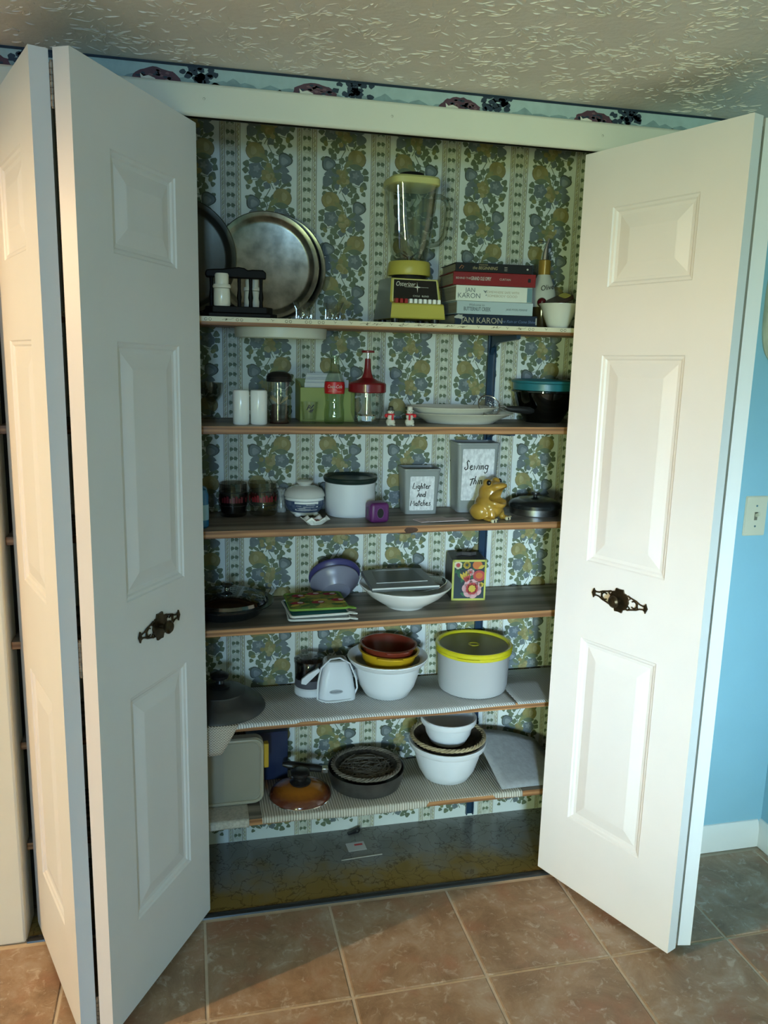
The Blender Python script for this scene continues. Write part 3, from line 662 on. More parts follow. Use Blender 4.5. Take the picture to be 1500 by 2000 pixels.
for x in (-0.066, 0.002, 0.030, 0.056): MB().lathe([(0.005, 0.026), (0.0045, 0.04), (0.0062, 0.05), (0.004, 0.07), (0.0045, 0.097)], 12, T=TR(x, 0.0, 0)).build('post', BLACKW, t)
def mill(x, y, label):
    t = thing('pepper_mill', label, 'mill', (x, y, S1+0.0262), group='white mills on the black rack')
    lathe('body', [(0, 0), (0.019, 0), (0.0205, 0.004), (0.0200, 0.030), (0.0190, 0.042), (0, 0.042)], CREAM, t, 28)
    lathe('collar', [(0, 0.042), (0.0215, 0.043), (0.0225, 0.047), (0.0205, 0.052), (0, 0.052)], CREAM, t, 28)
    lathe('cap', [(0, 0.052), (0.0165, 0.052), (0.0170, 0.074), (0.015, 0.078), (0, 0.079)], CREAM, t, 28)
mill(0.228, 0.0935, 'white ribbed-neck mill at the front of the black rack')
mill(0.306, 0.1600, 'white ribbed-neck mill partly behind the posts of the black rack')
def toothpick_cup(x, y, label):
    t = thing('toothpick_cup', label, 'cup', (x, y, S1), group='small flared glass cups on the top shelf')
    lathe('cup', [(0, 0.002), (0.017, 0.001), (0.0195, 0.004), (0.018, 0.010), (0.019, 0.028), (0.0275, 0.045), (0.0285, 0.047), (0.0265, 0.046), (0.0175, 0.028), (0.0165, 0.010), (0, 0.008)], CLEAR, t, 24)
    b = MB()
    for k in range(10):
        a = 2*PI*k/10; b.tube([(0.0195*math.cos(a), 0.0195*math.sin(a), 0.005), (0.0195*math.cos(a), 0.0195*math.sin(a), 0.027), (0.027*math.cos(a), 0.027*math.sin(a), 0.044)], 0.0016, 5)
    b.build('flutes', CLEAR, t)
toothpick_cup(0.436, 0.135, 'small flared glass cup standing in front of the pewter trays')
toothpick_cup(0.513, 0.140, 'small flared glass cup between the pewter trays and the blender')
# blender
YEL = M('harvest_yellow', (0.46, 0.40, 0.075), 0.38, var=0.06); YEL2 = M('harvest_yellow_pale', (0.58, 0.56, 0.22), 0.35, var=0.05)
SILV = M('silver_side', (0.42, 0.42, 0.38), 0.3, 0.8, var=0.1)
t = thing('blender', 'vintage yellow push-button blender with glass jar', 'blender', (0.725, 0.185, S1), 0.05)
b = MB(); W0, W1 = 0.076, 0.064
sec = [(-0.090, 0.012), (-0.086, 0.050), (-0.066, 0.054), (-0.052, 0.116), (0.060, 0.118), (0.075, 0.012)]
def xw(z): return W0+(W1-W0)*z/0.118
n = len(sec); vs_ = [(-xw(z), y, z) for y, z in sec]+[(xw(z), y, z) for y, z in sec]
b.add(vs_, [tuple(range(n)), tuple(range(2*n-1, n-1, -1))], 1); b.add(vs_, [(i, n+i, n+(i+1) % n, (i+1) % n) for i in range(n)], 0)
b.build('base', [YEL, SILV], t, bevel=0.004)
for x in (-0.055, 0.055):
    for y in (-0.065, 0.055): MB().lathe([(0, 0), (0.010, 0), (0.011, 0.013), (0, 0.013)], 14, T=TR(x, y, 0)).build('foot', BLACK, t)
slope = Matrix(((1, 0, 0, 0), (0, 0.014/0.0636, -0.062/0.0636, -0.059), (0, 0.062/0.0636, 0.014/0.0636, 0.085), (0, 0, 0, 1)))
b = MB(); b.prism([(-0.066, -0.031), (0.066, -0.031), (0.0615, 0.030), (-0.0615, 0.030)], 0.0002, 0.003, T=slope); b.build('panel_frame', YEL2, t, bevel=0.001)
b = MB(); b.prism([(-0.062, -0.028), (0.062, -0.028), (0.058, 0.0265), (-0.058, 0.0265)], 0.003, 0.0036, T=slope); pnl = b.build('control_panel', M('panel_black', (0.012, 0.011, 0.010), 0.25), t)
SILVT = M('silver_print', (0.62, 0.62, 0.55), 0.4)
T = slope @ TR(0, 0, 0.0037)
text('lettering', 'Osterizer', 0.017, SILVT, pnl, T @ TR(-0.028, 0.015, 0), shear=0.35, sx=0.8); text('lettering', 'CYCLE   BLEND', 0.0058, SILVT, pnl, T @ TR(0.014, -0.0155, 0), sx=1.1)
b = MB(); b.prism([(-0.03, 0.0078), (0.036, 0.0075), (0.036, 0.0082), (-0.03, 0.0085)], 0, 0.0003, T=T)
b.prism([(0.005, 0.022), (0.0062, 0.010), (0.016, 0.008), (0.0062, 0.006), (0.005, -0.006), (0.0038, 0.006), (-0.006, 0.008), (0.0038, 0.010)], 0, 0.0004, T=T); b.build('star_print', SILVT, pnl, smooth=0)
for k in range(10):
    x = -0.058+0.0129*k; MB().box(x-0.004, x+0.004, -0.088, -0.068, 0.051, 0.0625).build('button', M('red_button', (0.32, 0.02, 0.02), 0.35) if k < 3 else WHITE, t, bevel=0.0012)
lathe('motor_neck', [(0, 0.117), (0.048, 0.117), (0.046, 0.126), (0, 0.126)], BLACK, t, 36)
lathe('jar_collar', [(0, 0.126), (0.056, 0.126), (0.058, 0.130), (0.056, 0.158), (0.053, 0.162), (0, 0.162)], YEL, t, 40)
jar = lathe('jar', [(0, 0.163), (0.045, 0.163), (0.048, 0.170), (0.052, 0.20), (0.058, 0.26), (0.064, 0.335), (0.067, 0.352), (0.064, 0.352), (0.061, 0.335), (0.055, 0.26), (0.049, 0.20), (0.044, 0.170), (0, 0.168)], GLASS('jar_glass', (0.93, 0.94, 0.91), 0.07), t, 48)
for me in (jar.data,):
    for v in me.vertices:
        k = min(1, max(0, (v.co.z-0.175)/0.10)); r_ = math.hypot(v.co.x, v.co.y)
        if r_ > 1e-6:
            c, s = v.co.x/r_, v.co.y/r_; q = (abs(c)**4.5+abs(s)**4.5)**(-1/4.5); q = 1+(q-1)*k*0.8; v.co.x *= q; v.co.y *= q
b = MB()
for sx in (-1, 1):
    for sy in (-1, 1): b.tube([(sx*0.040, sy*0.040, 0.19), (sx*0.047, sy*0.047, 0.27), (sx*0.0525, sy*0.0525, 0.345)], 0.0028, 6)
b.build('jar_rib', CLEAR, t)
MB().lathe([(0, 0.347), (0.058, 0.347), (0.066, 0.352), (0.066, 0.366), (0.062, 0.371), (0, 0.372)], 48, sq=5).build('lid', YEL2, t)
MB().lathe([(0, 0.372), (0.030, 0.372), (0.036, 0.377), (0.033, 0.384), (0.024, 0.387), (0, 0.387)], 32).build('filler_cap', BLACK, t)
MB().tube([(0.062, 0, 0.332), (0.082, 0, 0.334), (0.099, 0, 0.325), (0.106, 0, 0.305), (0.103, 0, 0.265), (0.096, 0, 0.232), (0.080, 0, 0.214), (0.056, 0, 0.208)], [0.008, 0.0085, 0.009, 0.0095, 0.0095, 0.009, 0.0085, 0.009], 10, flat=0.8).build('jar_handle', GLASS('handle_glass', (0.74, 0.76, 0.71), 0.12), t)
b = MB(); b.tube([(0, 0, 0.163), (0, 0, 0.176)], 0.007, 10)
for a in (0.5, 2.1, 3.7, 5.3): b.add([(0, 0, 0.174), (0.030*math.cos(a), 0.030*math.sin(a), 0.188), (0.027*math.cos(a+0.3), 0.027*math.sin(a+0.3), 0.186), (0.005*math.cos(a+0.8), 0.005*math.sin(a+0.8), 0.172)], [(0, 1, 2, 3)])
b.build('blade', M('blade_steel', (0.12, 0.12, 0.12), 0.3, 1.0), t)
# books
PAGES = M('book_pages', (0.30, 0.28, 0.22), 0.8, var=0.25, scale=6, stretch=(1, 1, 60))
def book(z, w, th, mat, label, x, y, rz, dep=0.15, extra=None):
    t = thing('book', label, 'book', (x, y, z+0.0003), rz, group='hardback books stacked flat')
    b = MB(); b.box(-w/2, w/2, 0, dep, 0, 0.0025); b.box(-w/2, w/2, 0, dep, th-0.0025-0.0006, th-0.0006); b.box(-w/2, w/2, -0.0015, 0.0022, 0.0, th-0.0006)
    c = b.build('cover', mat, t, bevel=0.0009)
    MB().box(-w/2+0.004, w/2-0.004, 0.003, dep-0.004, 0.0025, th-0.0031).build('pages', PAGES, t, smooth=0)
    if extra: extra(c, w, th)
    return z+th
BT = lambda x, z: TR(x, -0.0017, z) @ FRONT
C_NAVY = M('navy_jacket', (0.008, 0.016, 0.040), 0.3, var=0.3); C_GREYB = M('blue_grey_jacket', (0.36, 0.45, 0.48), 0.4, var=0.04); C_PALE = M('pale_jacket', (0.60, 0.64, 0.58), 0.4, var=0.04)
C_RED = M('red_jacket', (0.20, 0.008, 0.010), 0.35, var=0.2); C_BLK = M('black_jacket', (0.008, 0.008, 0.010), 0.3, var=0.3)
T_LT = M('pale_lettering', (0.42, 0.42, 0.38), 0.5); T_BEIGE = M('beige_lettering', (0.38, 0.34, 0.24), 0.5); T_BLUE = M('blue_lettering', (0.10, 0.15, 0.28), 0.5); T_SLATE = M('slate_lettering', (0.12, 0.15, 0.16), 0.5); T_TEAL = M('teal_jacket', (0.12, 0.22, 0.25), 0.4); T_TAN = M('tan_lettering', (0.36, 0.30, 0.15), 0.5)
def e1(c, w, th):
    text('spine_title', 'JAN KARON', 0.021, T_BEIGE, c, BT(-w/2+0.075, th*0.5-0.002), sx=1.0); text('spine_title', 'Come Rain or Come Shine', 0.0105, T_BLUE, c, BT(0.055, th*0.42), shear=0.3, sx=0.95)
    MB().prism(blob(0, 0, 0.012, 0.006, 14, 0.35, random.Random(2)), 0, 0.0003, T=BT(-w/2+0.012, th-0.008)).build("worn_patch", T_LT, c, smooth=0); MB().prism(rrect(0.003, 0.018, 0.001), 0, 0.0003, T=BT(w/2-0.003, th*0.5)).build("spine_print", T_LT, c, smooth=0)
def e2(c, w, th):
    text('spine_title', 'Welcome to', 0.0085, T_SLATE, c, BT(-0.052, th*0.70), shear=0.3); text('spine_title', 'BUTTERNUT CREEK', 0.0135, T_SLATE, c, BT(-0.050, th*0.38), sx=0.62, off=0.0003); text('spine_title', 'JANE MYERS PERRINE', 0.0075, T_SLATE, c, BT(0.060, th*0.42), sx=0.85, shear=0.2)
def e3(c, w, th):
    text('spine_title', 'JAN', 0.016, T_SLATE, c, BT(-0.067, th*0.68)); text('spine_title', 'KARON', 0.018, T_SLATE, c, BT(-0.070, th*0.32)); text('spine_title', 'SOMEWHERE SAFE WITH', 0.0088, T_BEIGE, c, BT(0.022, th*0.60), sx=0.95); text('spine_title', 'SOMEBODY GOOD', 0.0088, T_BEIGE, c, BT(0.022, th*0.36), sx=1.1)
    b = MB(); b.prism([(-0.006, 0.004), (0.0, 0.0015), (0.006, 0.004), (0.002, -0.001), (0.0005, -0.004), (-0.002, -0.001)], 0, 0.0003, T=BT(-0.026, th*0.62)); b.prism([(0, 0), (0.003, 0), (0.002, 0.005)], 0, 0.0003, T=BT(-0.025, th*0.36)); b.build('spine_print', T_SLATE, c, smooth=0)
    MB().prism([(-0.007, -th/2+0.001), (0.007, -th/2+0.001), (0.007, th/2-0.002), (-0.007, th/2-0.002)], 0, 0.0002, T=BT(w/2-0.008, th/2)).build('spine_band', T_TEAL, c, smooth=0)
def e4(c, w, th):
    text('spine_title', 'BEHIND THE', 0.0075, T_LT, c, BT(-0.086, th*0.5), sx=0.95); text('spine_title', 'GRAND OLE OPRY', 0.0125, T_LT, c, BT(-0.038, th*0.5), sx=0.52, off=0.0003); text('spine_title', 'CURTAIN', 0.0075, T_LT, c, BT(0.028, th*0.5), sx=0.95)
    MB().prism(rrect(0.008, 0.010, 0.002), 0, 0.0003, T=BT(w/2-0.018, th*0.5)).build('spine_print', C_BLK, c, smooth=0)
def e5(c, w, th):
    text('spine_title', 'the BEGINNING', 0.0115, T_TAN, c, BT(-0.025, th*0.45), sx=0.85, shear=0.2); text('spine_title', 'COLLECTION', 0.004, T_TAN, c, BT(-0.03, th*0.80))
    b = MB(); b.tube([(-0.006, -0.004, 0), (0, 0.004, 0), (0.006, 0.002, 0), (0.001, -0.004, 0)], 0.0011, 5, T=BT(-w/2+0.016, th*0.5)); b.build('spine_print', M('rust_print', (0.30, 0.12, 0.06), 0.5), c)
    b = MB(); b.ball((0, 0, 0), (0.003, 0.0025, 0.0003), 10, T=BT(w/2-0.013, th*0.5))
    for q in range(3): b.box(-0.004, 0.004, -0.0003, 0, q*0.004, q*0.004+0.001, T=TR(0.032, -0.0017, 0.006))
    b.build('spine_print', T_LT, c, smooth=0)
z = S1
z = book(z, 0.230, 0.0285, C_NAVY, 'navy hardback book at the bottom of the stack', 0.942, 0.085, -0.02, 0.155, e1)
z = book(z, 0.212, 0.0335, C_GREYB, 'pale blue-grey hardback book lying on the navy one', 0.937, 0.085, -0.015, 0.15, e2)
z = book(z, 0.212, 0.0400, C_PALE, 'thick off-white hardback book under the red one', 0.934, 0.087, -0.02, 0.15, e3)
z = book(z, 0.226, 0.0335, C_RED, 'dark red hardback book second from the top of the stack', 0.932, 0.084, -0.045, 0.15, e4)
z = book(z, 0.210, 0.0235, C_BLK, 'black hardback book on top of the stack', 0.930, 0.088, -0.04, 0.145, e5)
# olive oil bottle
t = thing('oil_bottle', 'tall decorated oil bottle with metal pourer behind the white bowl', 'bottle', (1.128, 0.215, S1))
lathe('body', [(0, 0), (0.034, 0), (0.036, 0.004), (0.036, 0.085), (0.033, 0.105), (0.022, 0.135), (0.0165, 0.150), (0.0165, 0.185), (0, 0.185)], M('bottle_dark', (0.05, 0.035, 0.012), 0.12, coat=0.5), t, 32)
lb = lathe('label_band', [(0.0366, 0.060), (0.0366, 0.086), (0.0338, 0.1055), (0.0228, 0.1355), (0.0176, 0.149)], M('label_paper', (0.52, 0.52, 0.44), 0.5, var=0.05), t, 32)
lathe('neck_foil', [(0.0172, 0.149), (0.0172, 0.188), (0.014, 0.190), (0, 0.190)], M('amber_foil', (0.36, 0.22, 0.04), 0.2, 0.3), t, 28)
text('lettering', 'Olive', 0.021, INK, lb, TR(-0.004, -0.0335, 0.112) @ RX(PI/2-0.32) @ RZ(0.18), shear=0.35, sx=0.9)
b = MB(); b.tube([(0, 0, 0.190), (0, 0, 0.208), (0.004, 0, 0.232), (0.010, 0, 0.248)], [0.011, 0.009, 0.004, 0.003], 12); b.build('pourer', CHROME, t)
b = MB(); b.tube([(-0.032, 0, 0.232), (-0.020, 0, 0.240), (0.006, 0, 0.238), (0.014, 0, 0.236), (0.018, 0, 0.214)], 0.0012, 6); b.tube([(0.018+0.005*math.cos(a), 0, 0.209+0.005*math.sin(a)) for a in [2*PI*i/12 for i in range(12)]], 0.0012, 6, closed=True); b.build('wire_flap', STEEL, t)
for k, (x, zz) in enumerate(((-0.016, 0.072), (0.010, 0.070), (-0.002, 0.054), (0.020, 0.052))): MB().ball((x, -0.032, zz), 0.0135, 18).build('cherry', M('cherry_red', (0.10, 0.008, 0.012), 0.15, var=0.3, coat=0.5), t)
# small white bowl with packets
t = thing('condiment_bowl', 'small cream footed bowl beside the stack of books', 'bowl', (1.140, 0.130, S1))
lathe('bowl', [(0, 0.001), (0.026, 0), (0.030, 0.006), (0.042, 0.035), (0.050, 0.058), (0.055, 0.064), (0.055, 0.066), (0.048, 0.064), (0.040, 0.036), (0.028, 0.010), (0, 0.008)], CREAM, t, 40)
t = thing('jam_packet', 'dark printed packet with yellow corner lying in the cream bowl', 'packet', (1.140, 0.130, S1+0.055))
b = MB(); b.prism(rrect(0.070, 0.050, 0.012), 0, 0.012, T=TR(0.002, 0, 0.016) @ RY(-0.42) @ RX(0.25)); b.build('packet', M('packet_brown', (0.05, 0.028, 0.02), 0.3, var=0.3), t, bevel=0.003)
b = MB(); b.prism(rrect(0.022, 0.042, 0.008), 0.012, 0.0128, T=TR(0.002, 0, 0.016) @ RY(-0.42) @ RX(0.25) @ TR(0.018, 0, 0)); b.build('yellow_print', YEL, t)
# paper plate dispenser under the top shelf
t = thing('plate_dispenser', 'white round paper-plate dispenser mounted under the top shelf', 'dispenser', (0.383, 0.192, S1-0.0203))
lathe('drum', [(0, 0), (0.120, 0), (0.1205, -0.003), (0.1190, -0.024), (0.117, -0.026), (0.104, -0.026), (0.102, -0.010), (0, -0.010)], M('dispenser_white', (0.56, 0.58, 0.50), 0.4, var=0.03), t, 64)
lathe('plate_stack', [(0, -0.0105), (0.098, -0.0105), (0.100, -0.018), (0, -0.018)], M('paper_plate', (0.6, 0.6, 0.55), 0.8), t, 48)

# ================================================================== SHELF 2
DKG = GLASS('smoke_glass', (0.80, 0.80, 0.78), 0.06)
t = thing('goblet', 'small stemmed glass standing at the back beside the white shakers', 'glass', (0.205, 0.285, S2))
lathe('goblet', [(0, 0.002), (0.022, 0.0), (0.022, 0.002), (0.004, 0.006), (0.004, 0.035), (0.012, 0.045), (0.024, 0.065), (0.027, 0.098), (0.026, 0.098), (0.023, 0.066), (0.010, 0.048), (0, 0.044)], DKG, t, 28)
def shaker(x, y, r, label):
    t = thing('salt_shaker', label, 'shaker', (x, y, S2), group='white cylinder shakers')
    lathe('body', [(0, 0.001), (r-0.002, 0), (r, 0.003), (r, 0.083), (r-0.002, 0.087), (r-0.006, 0.088), (0, 0.088)], WHITE, t, 32)
    b = MB()
    for k in range(3): b.lathe([(0.0012, 0.0881), (0, 0.0882)], 8, T=TR(0.005*math.cos(k*2.1), 0.005*math.sin(k*2.1), 0))
    b.build('holes', BLACK, t)
shaker(0.2735, 0.117, 0.0212, 'white ceramic cylinder shaker, the one farther from the toothpick dispenser')
shaker(0.3185, 0.120, 0.0218, 'white ceramic cylinder shaker right next to the toothpick dispenser')
t = thing('toothpick_dispenser', 'glass toothpick dispenser with black lid and dark ribbed base', 'dispenser', (0.3745, 0.152, S2))
lathe('base', [(0, 0.0), (0.026, 0), (0.027, 0.003), (0.023, 0.010), (0.026, 0.016), (0.022, 0.023), (0.025, 0.029), (0.020, 0.036), (0.020, 0.050), (0, 0.050)], M('dark_mahogany', (0.035, 0.010, 0.007), 0.25, coat=0.4), t, 32)
lathe('glass_cover', [(0.030, 0.002), (0.031, 0.010), (0.031, 0.110), (0.0295, 0.110), (0.0295, 0.004)], CLEAR, t, 32)
lathe('lid', [(0.0, 0.108), (0.033, 0.108), (0.034, 0.111), (0.033, 0.113), (0.034, 0.116), (0.033, 0.118), (0.034, 0.121), (0.030, 0.128), (0.018, 0.134), (0, 0.135)], BLACK, t, 32)
STICK = M('toothpick_wood', (0.55, 0.42, 0.22), 0.7, var=0.2)
b = MB(); rt = random.Random(2)
for k in range(22):
    a = rt.uniform(0, 2*PI); b.tube([(0.004*math.cos(a), 0.004*math.sin(a), 0.051), (0.024*math.cos(a), 0.024*math.sin(a), 0.064+rt.uniform(0, 0.008))], 0.0009, 5)
b.build('toothpicks', STICK, t)['kind'] = 'stuff'
GREENP = M('avocado_plastic', (0.30, 0.34, 0.085), 0.4, var=0.06)
t = thing('file_box', 'lime-green open card box filled with white papers behind the soda bottle', 'box', (0.512, 0.2585, S2), 0.0)
b = MB(); w, dp, h = 0.150, 0.110, 0.092; th = 0.003
b.box(-w/2, w/2, -dp/2, dp/2, 0, th); b.box(-w/2, w/2, -dp/2, -dp/2+th, th, h); b.box(-w/2, w/2, dp/2-th, dp/2, th, h+0.020)
for s in (-1, 1):
    T = Matrix(((0, 0, 1, 0), (1, 0, 0, 0), (0, 1, 0, 0), (0, 0, 0, 1))); x0 = s*w/2-(th if s > 0 else 0)
    b.prism([(-dp/2+th, th), (dp/2-th, th), (dp/2-th, h+0.018), (-dp/2+0.05, h+0.014), (-dp/2+th, h)], x0, x0+th, T=T)
b.build('box', GREENP, t, bevel=0.001)
CARD = M('white_card', (0.62, 0.64, 0.64), 0.7, var=0.05)
for k in range(5):
    y = -0.042+0.019*k; o = MB().box(-0.062+0.004*k, 0.066-0.003*k, y, y+0.0012, 0.0035, 0.104+0.006*k+0.002*(k % 2)).build('card', CARD, t, smooth=0)
t = thing('shot_glass', 'small shot glass with dark printed lettering beside the green box', 'glass', (0.4515, 0.139, S2))
sg = lathe('glass', [(0, 0.001), (0.0165, 0), (0.0175, 0.003), (0.0235, 0.058), (0.022, 0.058), (0.0165, 0.012), (0, 0.010)], CLEAR, t, 28)
b = MB()
b.tube([(-0.009, -0.004, 0), (-0.002, 0.010, 0), (0.001, 0.006, 0), (-0.004, 0.002, 0), (0.002, 0.001, 0), (0.006, 0.006, 0), (0.010, 0.010, 0)], 0.0012, 5, T=TR(0, -0.0215, 0.041) @ RX(PI/2-0.1)); b.tube([(-0.004, -0.006, 0), (0.006, -0.004, 0), (0.009, 0.001, 0)], 0.0010, 5, T=TR(0, -0.0212, 0.040) @ RX(PI/2-0.1)); b.tube([(0.001, -0.001, 0), (0.000, -0.010, 0)], 0.001, 5, T=TR(0, -0.0212, 0.040) @ RX(PI/2-0.1)); b.tube([(0.005, 0.0, 0), (0.004, -0.010, 0)], 0.001, 5, T=TR(0, -0.0212, 0.040) @ RX(PI/2-0.1))
b.build('printed_script', M('print_purple', (0.03, 0.02, 0.05), 0.5), t)
COKE = GLASS('green_bottle_glass', (0.80, 0.87, 0.80), 0.09)
t = thing('soda_bottle', 'contoured glass soda bottle with red label band', 'bottle', (0.5205, 0.148, S2))
prof = [(0, 0.004), (0.018, 0.002), (0.024, 0.0), (0.0268, 0.006), (0.027, 0.022), (0.0265, 0.036), (0.0235, 0.052), (0.0245, 0.064), (0.0265, 0.082), (0.0268, 0.100), (0.0255, 0.112), (0.0205, 0.126), (0.0155, 0.140), (0.0125, 0.153), (0.0118, 0.165), (0.0125, 0.168), (0.0145, 0.170), (0.0140, 0.174), (0.0130, 0.176), (0.0135, 0.179), (0.010, 0.179), (0.0095, 0.160)]
lathe('bottle', prof, COKE, t, 40)
lb = lathe('label_band', [(0.02655, 0.080), (0.0272, 0.090), (0.0272, 0.101), (0.0262, 0.1105)], M('soda_red', (0.50, 0.012, 0.015), 0.35, var=0.06), t, 40)
wt = M('white_print', (0.80, 0.78, 0.76), 0.5)
def wrap_text(s, size, mat, parent, r, z, ang0, **k):
    o = text('lettering', s, size, mat, parent, Matrix.Identity(4), **k)
    for v in o.data.vertices:
        a = ang0+v.co.x/r; v.co = Vector((r*math.sin(a), -r*math.cos(a), z+v.co.y))-Vector((0, 0, 0))
    return o
wrap_text('Coca-Cola', 0.0125, wt, lb, 0.0276, 0.0985, -0.15, shear=0.35, sx=0.78, off=0.0002)
b = MB()
for zz, a0, a1 in ((0.0895, -0.75, 0.1), (0.0855, -0.8, 0.55)):
    b.tube([(0.0275*math.sin(a0+(a1-a0)*i/10), -0.0275*math.cos(a0+(a1-a0)*i/10), zz) for i in range(11)], 0.0004, 4)
b.build('label_lines', wt, lb)
# nut chopper
MAROON = M('maroon_plastic', (0.17, 0.008, 0.012), 0.3, var=0.1, coat=0.2)
t = thing('nut_chopper', 'hand food chopper with maroon plunger lid and clear jar', 'chopper', (0.6085, 0.144, S2))
lathe('jar', [(0, 0.002), (0.030, 0.0), (0.034, 0.003), (0.040, 0.020), (0.044, 0.030), (0.044, 0.086), (0.0425, 0.086), (0.0425, 0.030), (0.032, 0.005), (0, 0.004)], CLEAR, t, 40)
lathe('lid', [(0, 0.086), (0.048, 0.084), (0.0505, 0.086), (0.0505, 0.106), (0.0475, 0.110), (0.028, 0.116), (0.016, 0.123), (0.011, 0.135), (0.0085, 0.150), (0.0075, 0.172), (0.006, 0.173), (0, 0.173)], MAROON, t, 44)
lathe('shaft', [(0, 0.010), (0.0052, 0.010), (0.0052, 0.084), (0, 0.084)], CHROME, t, 16); lathe('plunger_rod', [(0, 0.173), (0.0028, 0.173), (0.0028, 0.188), (0, 0.188)], CHROME, t, 14)
lathe('plunger_knob', [(0, 0.188), (0.017, 0.188), (0.0178, 0.190), (0.017, 0.194), (0, 0.195)], MAROON, t, 28)
b = MB()
for a in (0.3, 1.87): b.box(-0.028, 0.028, -0.0012, 0.0012, 0.006, 0.024, T=RZ(a))
b.lathe([(0, 0.022), (0.026, 0.022), (0.024, 0.026), (0, 0.027)], 28); b.build('chopper_blade', CHROME, t, bevel=0.0005)
SNOW = M('snow_ceramic', (0.66, 0.64, 0.56), 0.35, var=0.15, scale=60)
def snowman(x, label, hatcol, flip):
    t = thing('snowman_figurine', label, 'figurine', (x, 0.088, S2), group='snowman figurines')
    b = MB(); b.ball((0, 0, 0.010), (0.0125, 0.0115, 0.0105), 18); b.ball((0, 0, 0.024), (0.0100, 0.0095, 0.0090), 18); b.ball((0, 0, 0.036), (0.0082, 0.0080, 0.0078), 18)
    for s in (-1, 1): b.ball((s*0.007, -0.006, 0.003), (0.005, 0.007, 0.0035), 10)
    b.build('body', SNOW, t)
    lathe('hat', [(0.0105, 0.040), (0.0105, 0.0415), (0.0072, 0.042), (0.0068, 0.049), (0.004, 0.0515), (0, 0.052)], hatcol, t, 20)
    b = MB(); b.tube([(0.0088*math.cos(a), 0.0088*math.sin(a), 0.0305) for a in [2*PI*i/16 for i in range(16)]], 0.0022, 6, closed=True); b.box(-0.0025, 0.0025, -0.0022, 0.0006, -0.014, 0.002, T=TR(flip*0.003, -0.0092, 0.030)); b.build('scarf', RED, t)
    b = MB(); b.ball((flip*-0.0125, -0.004, 0.027), 0.0052, 12); b.build('mitten', RED, t)
    b = MB()
    for s in (-1, 1): b.ball((s*0.003, -0.0076, 0.038), 0.0011, 8)
    b.ball((0, -0.0098, 0.026), 0.0009, 8); b.ball((0, -0.0098, 0.022), 0.0009, 8); b.build('eyes', INK, t)
    MB().lathe([(0.0012, 0), (0, 0.005)], 8, T=TR(0, -0.0078, 0.0355) @ FRONT).build('nose', M('carrot_orange', (0.6, 0.2, 0.03), 0.5), t)
snowman(0.661, 'tiny snowman figurine with dark hat next to the food chopper', M('hat_dark', (0.03, 0.035, 0.025), 0.5), 1)
snowman(0.713, 'tiny snowman figurine with pale cap next to the oval platters', SNOW, -1)
def platter(x, y, z, a, bb, label, rz):
    o = MB().lathe([(0, 0.002), (0.55, 0.001), (0.62, 0.0), (0.64, 0.002), (0.72, 0.010), (0.97, 0.0265), (1.0, 0.028), (0.985, 0.0295), (0.90, 0.026), (0.70, 0.013), (0.60, 0.006), (0, 0.0055)], 64, ax=a, ay=bb).build('oval_platter', CREAM, smooth=60)
    o.location = (x, y, z); o.rotation_euler = (0, 0, rz); return tag(o, label, 'platter', 'cream oval platters')
platter(0.890, 0.193, S2, 0.155, 0.108, 'large cream oval platter under the strainer', 0.0)
platter(0.866, 0.198, S2+0.0160, 0.135, 0.092, 'smaller cream oval platter nested on the larger one', 0.0)
t = thing('strainer', 'small wire strainer with black handle resting on the oval platters', 'strainer', (0.985, 0.165, S2+0.0435))
TS_ = RY(0.10) @ RX(0.95)
b = MB(); b.tube([(-0.025+0.032*math.cos(a), 0.032*math.sin(a), 0.010) for a in [2*PI*i/36 for i in range(36)]], 0.0018, 6, T=TS_, closed=True); b.tube([(0.006, 0, 0.010), (0.020, 0.004, 0.010), (0.032, 0, 0.006)], 0.0016, 6, T=TS_); b.tube([(0.006, -0.004, 0.010), (0.020, -0.008, 0.008), (0.032, 0, 0.006)], 0.0016, 6, T=TS_); b.build('rim', STEEL, t)
b = MB(); b.lathe([(0.031*math.cos(q), -0.024*math.sin(q)) for q in [PI/2*i/8 for i in range(8)]]+[(0, -0.024)], 28, T=TS_ @ TR(-0.025, 0, 0.010))
o = b.build('wire_mesh', STEEL, t); md = o.modifiers.new('wires', 'WIREFRAME'); md.thickness = 0.0007
MB().tube([(0.030, 0, 0.0), (0.045, 0, -0.002), (0.075, -0.002, -0.004), (0.100, -0.004, -0.006), (0.112, -0.005, -0.007)], [0.006, 0.009, 0.0105, 0.010, 0.005], 14, flat=1.0).build('handle', BLACK, t)
TEAL = M('teal_plastic', (0.02, 0.15, 0.18), 0.35, var=0.1)
t = thing('mixing_bowl', 'large dark glass mixing bowl with teal lid in the shadowed shelf corner', 'bowl', (1.155, 0.226, S2))
lathe('bowl', [(0, 0.004), (0.050, 0.0), (0.054, 0.004), (0.076, 0.040), (0.086, 0.080), (0.088, 0.086), (0.095, 0.088), (0.095, 0.092), (0.085, 0.090), (0.074, 0.042), (0.05, 0.008), (0, 0.008)], GLASS('dark_green_glass', (0.35, 0.42, 0.38), 0.12), t, 48)
lathe('lid', [(0, 0.104), (0.080, 0.104), (0.084, 0.100), (0.084, 0.092), (0.0905, 0.094), (0.0905, 0.112), (0.096, 0.115), (0.097, 0.120), (0.090, 0.123), (0.082, 0.119), (0.07, 0.113), (0, 0.111)], TEAL, t, 48)

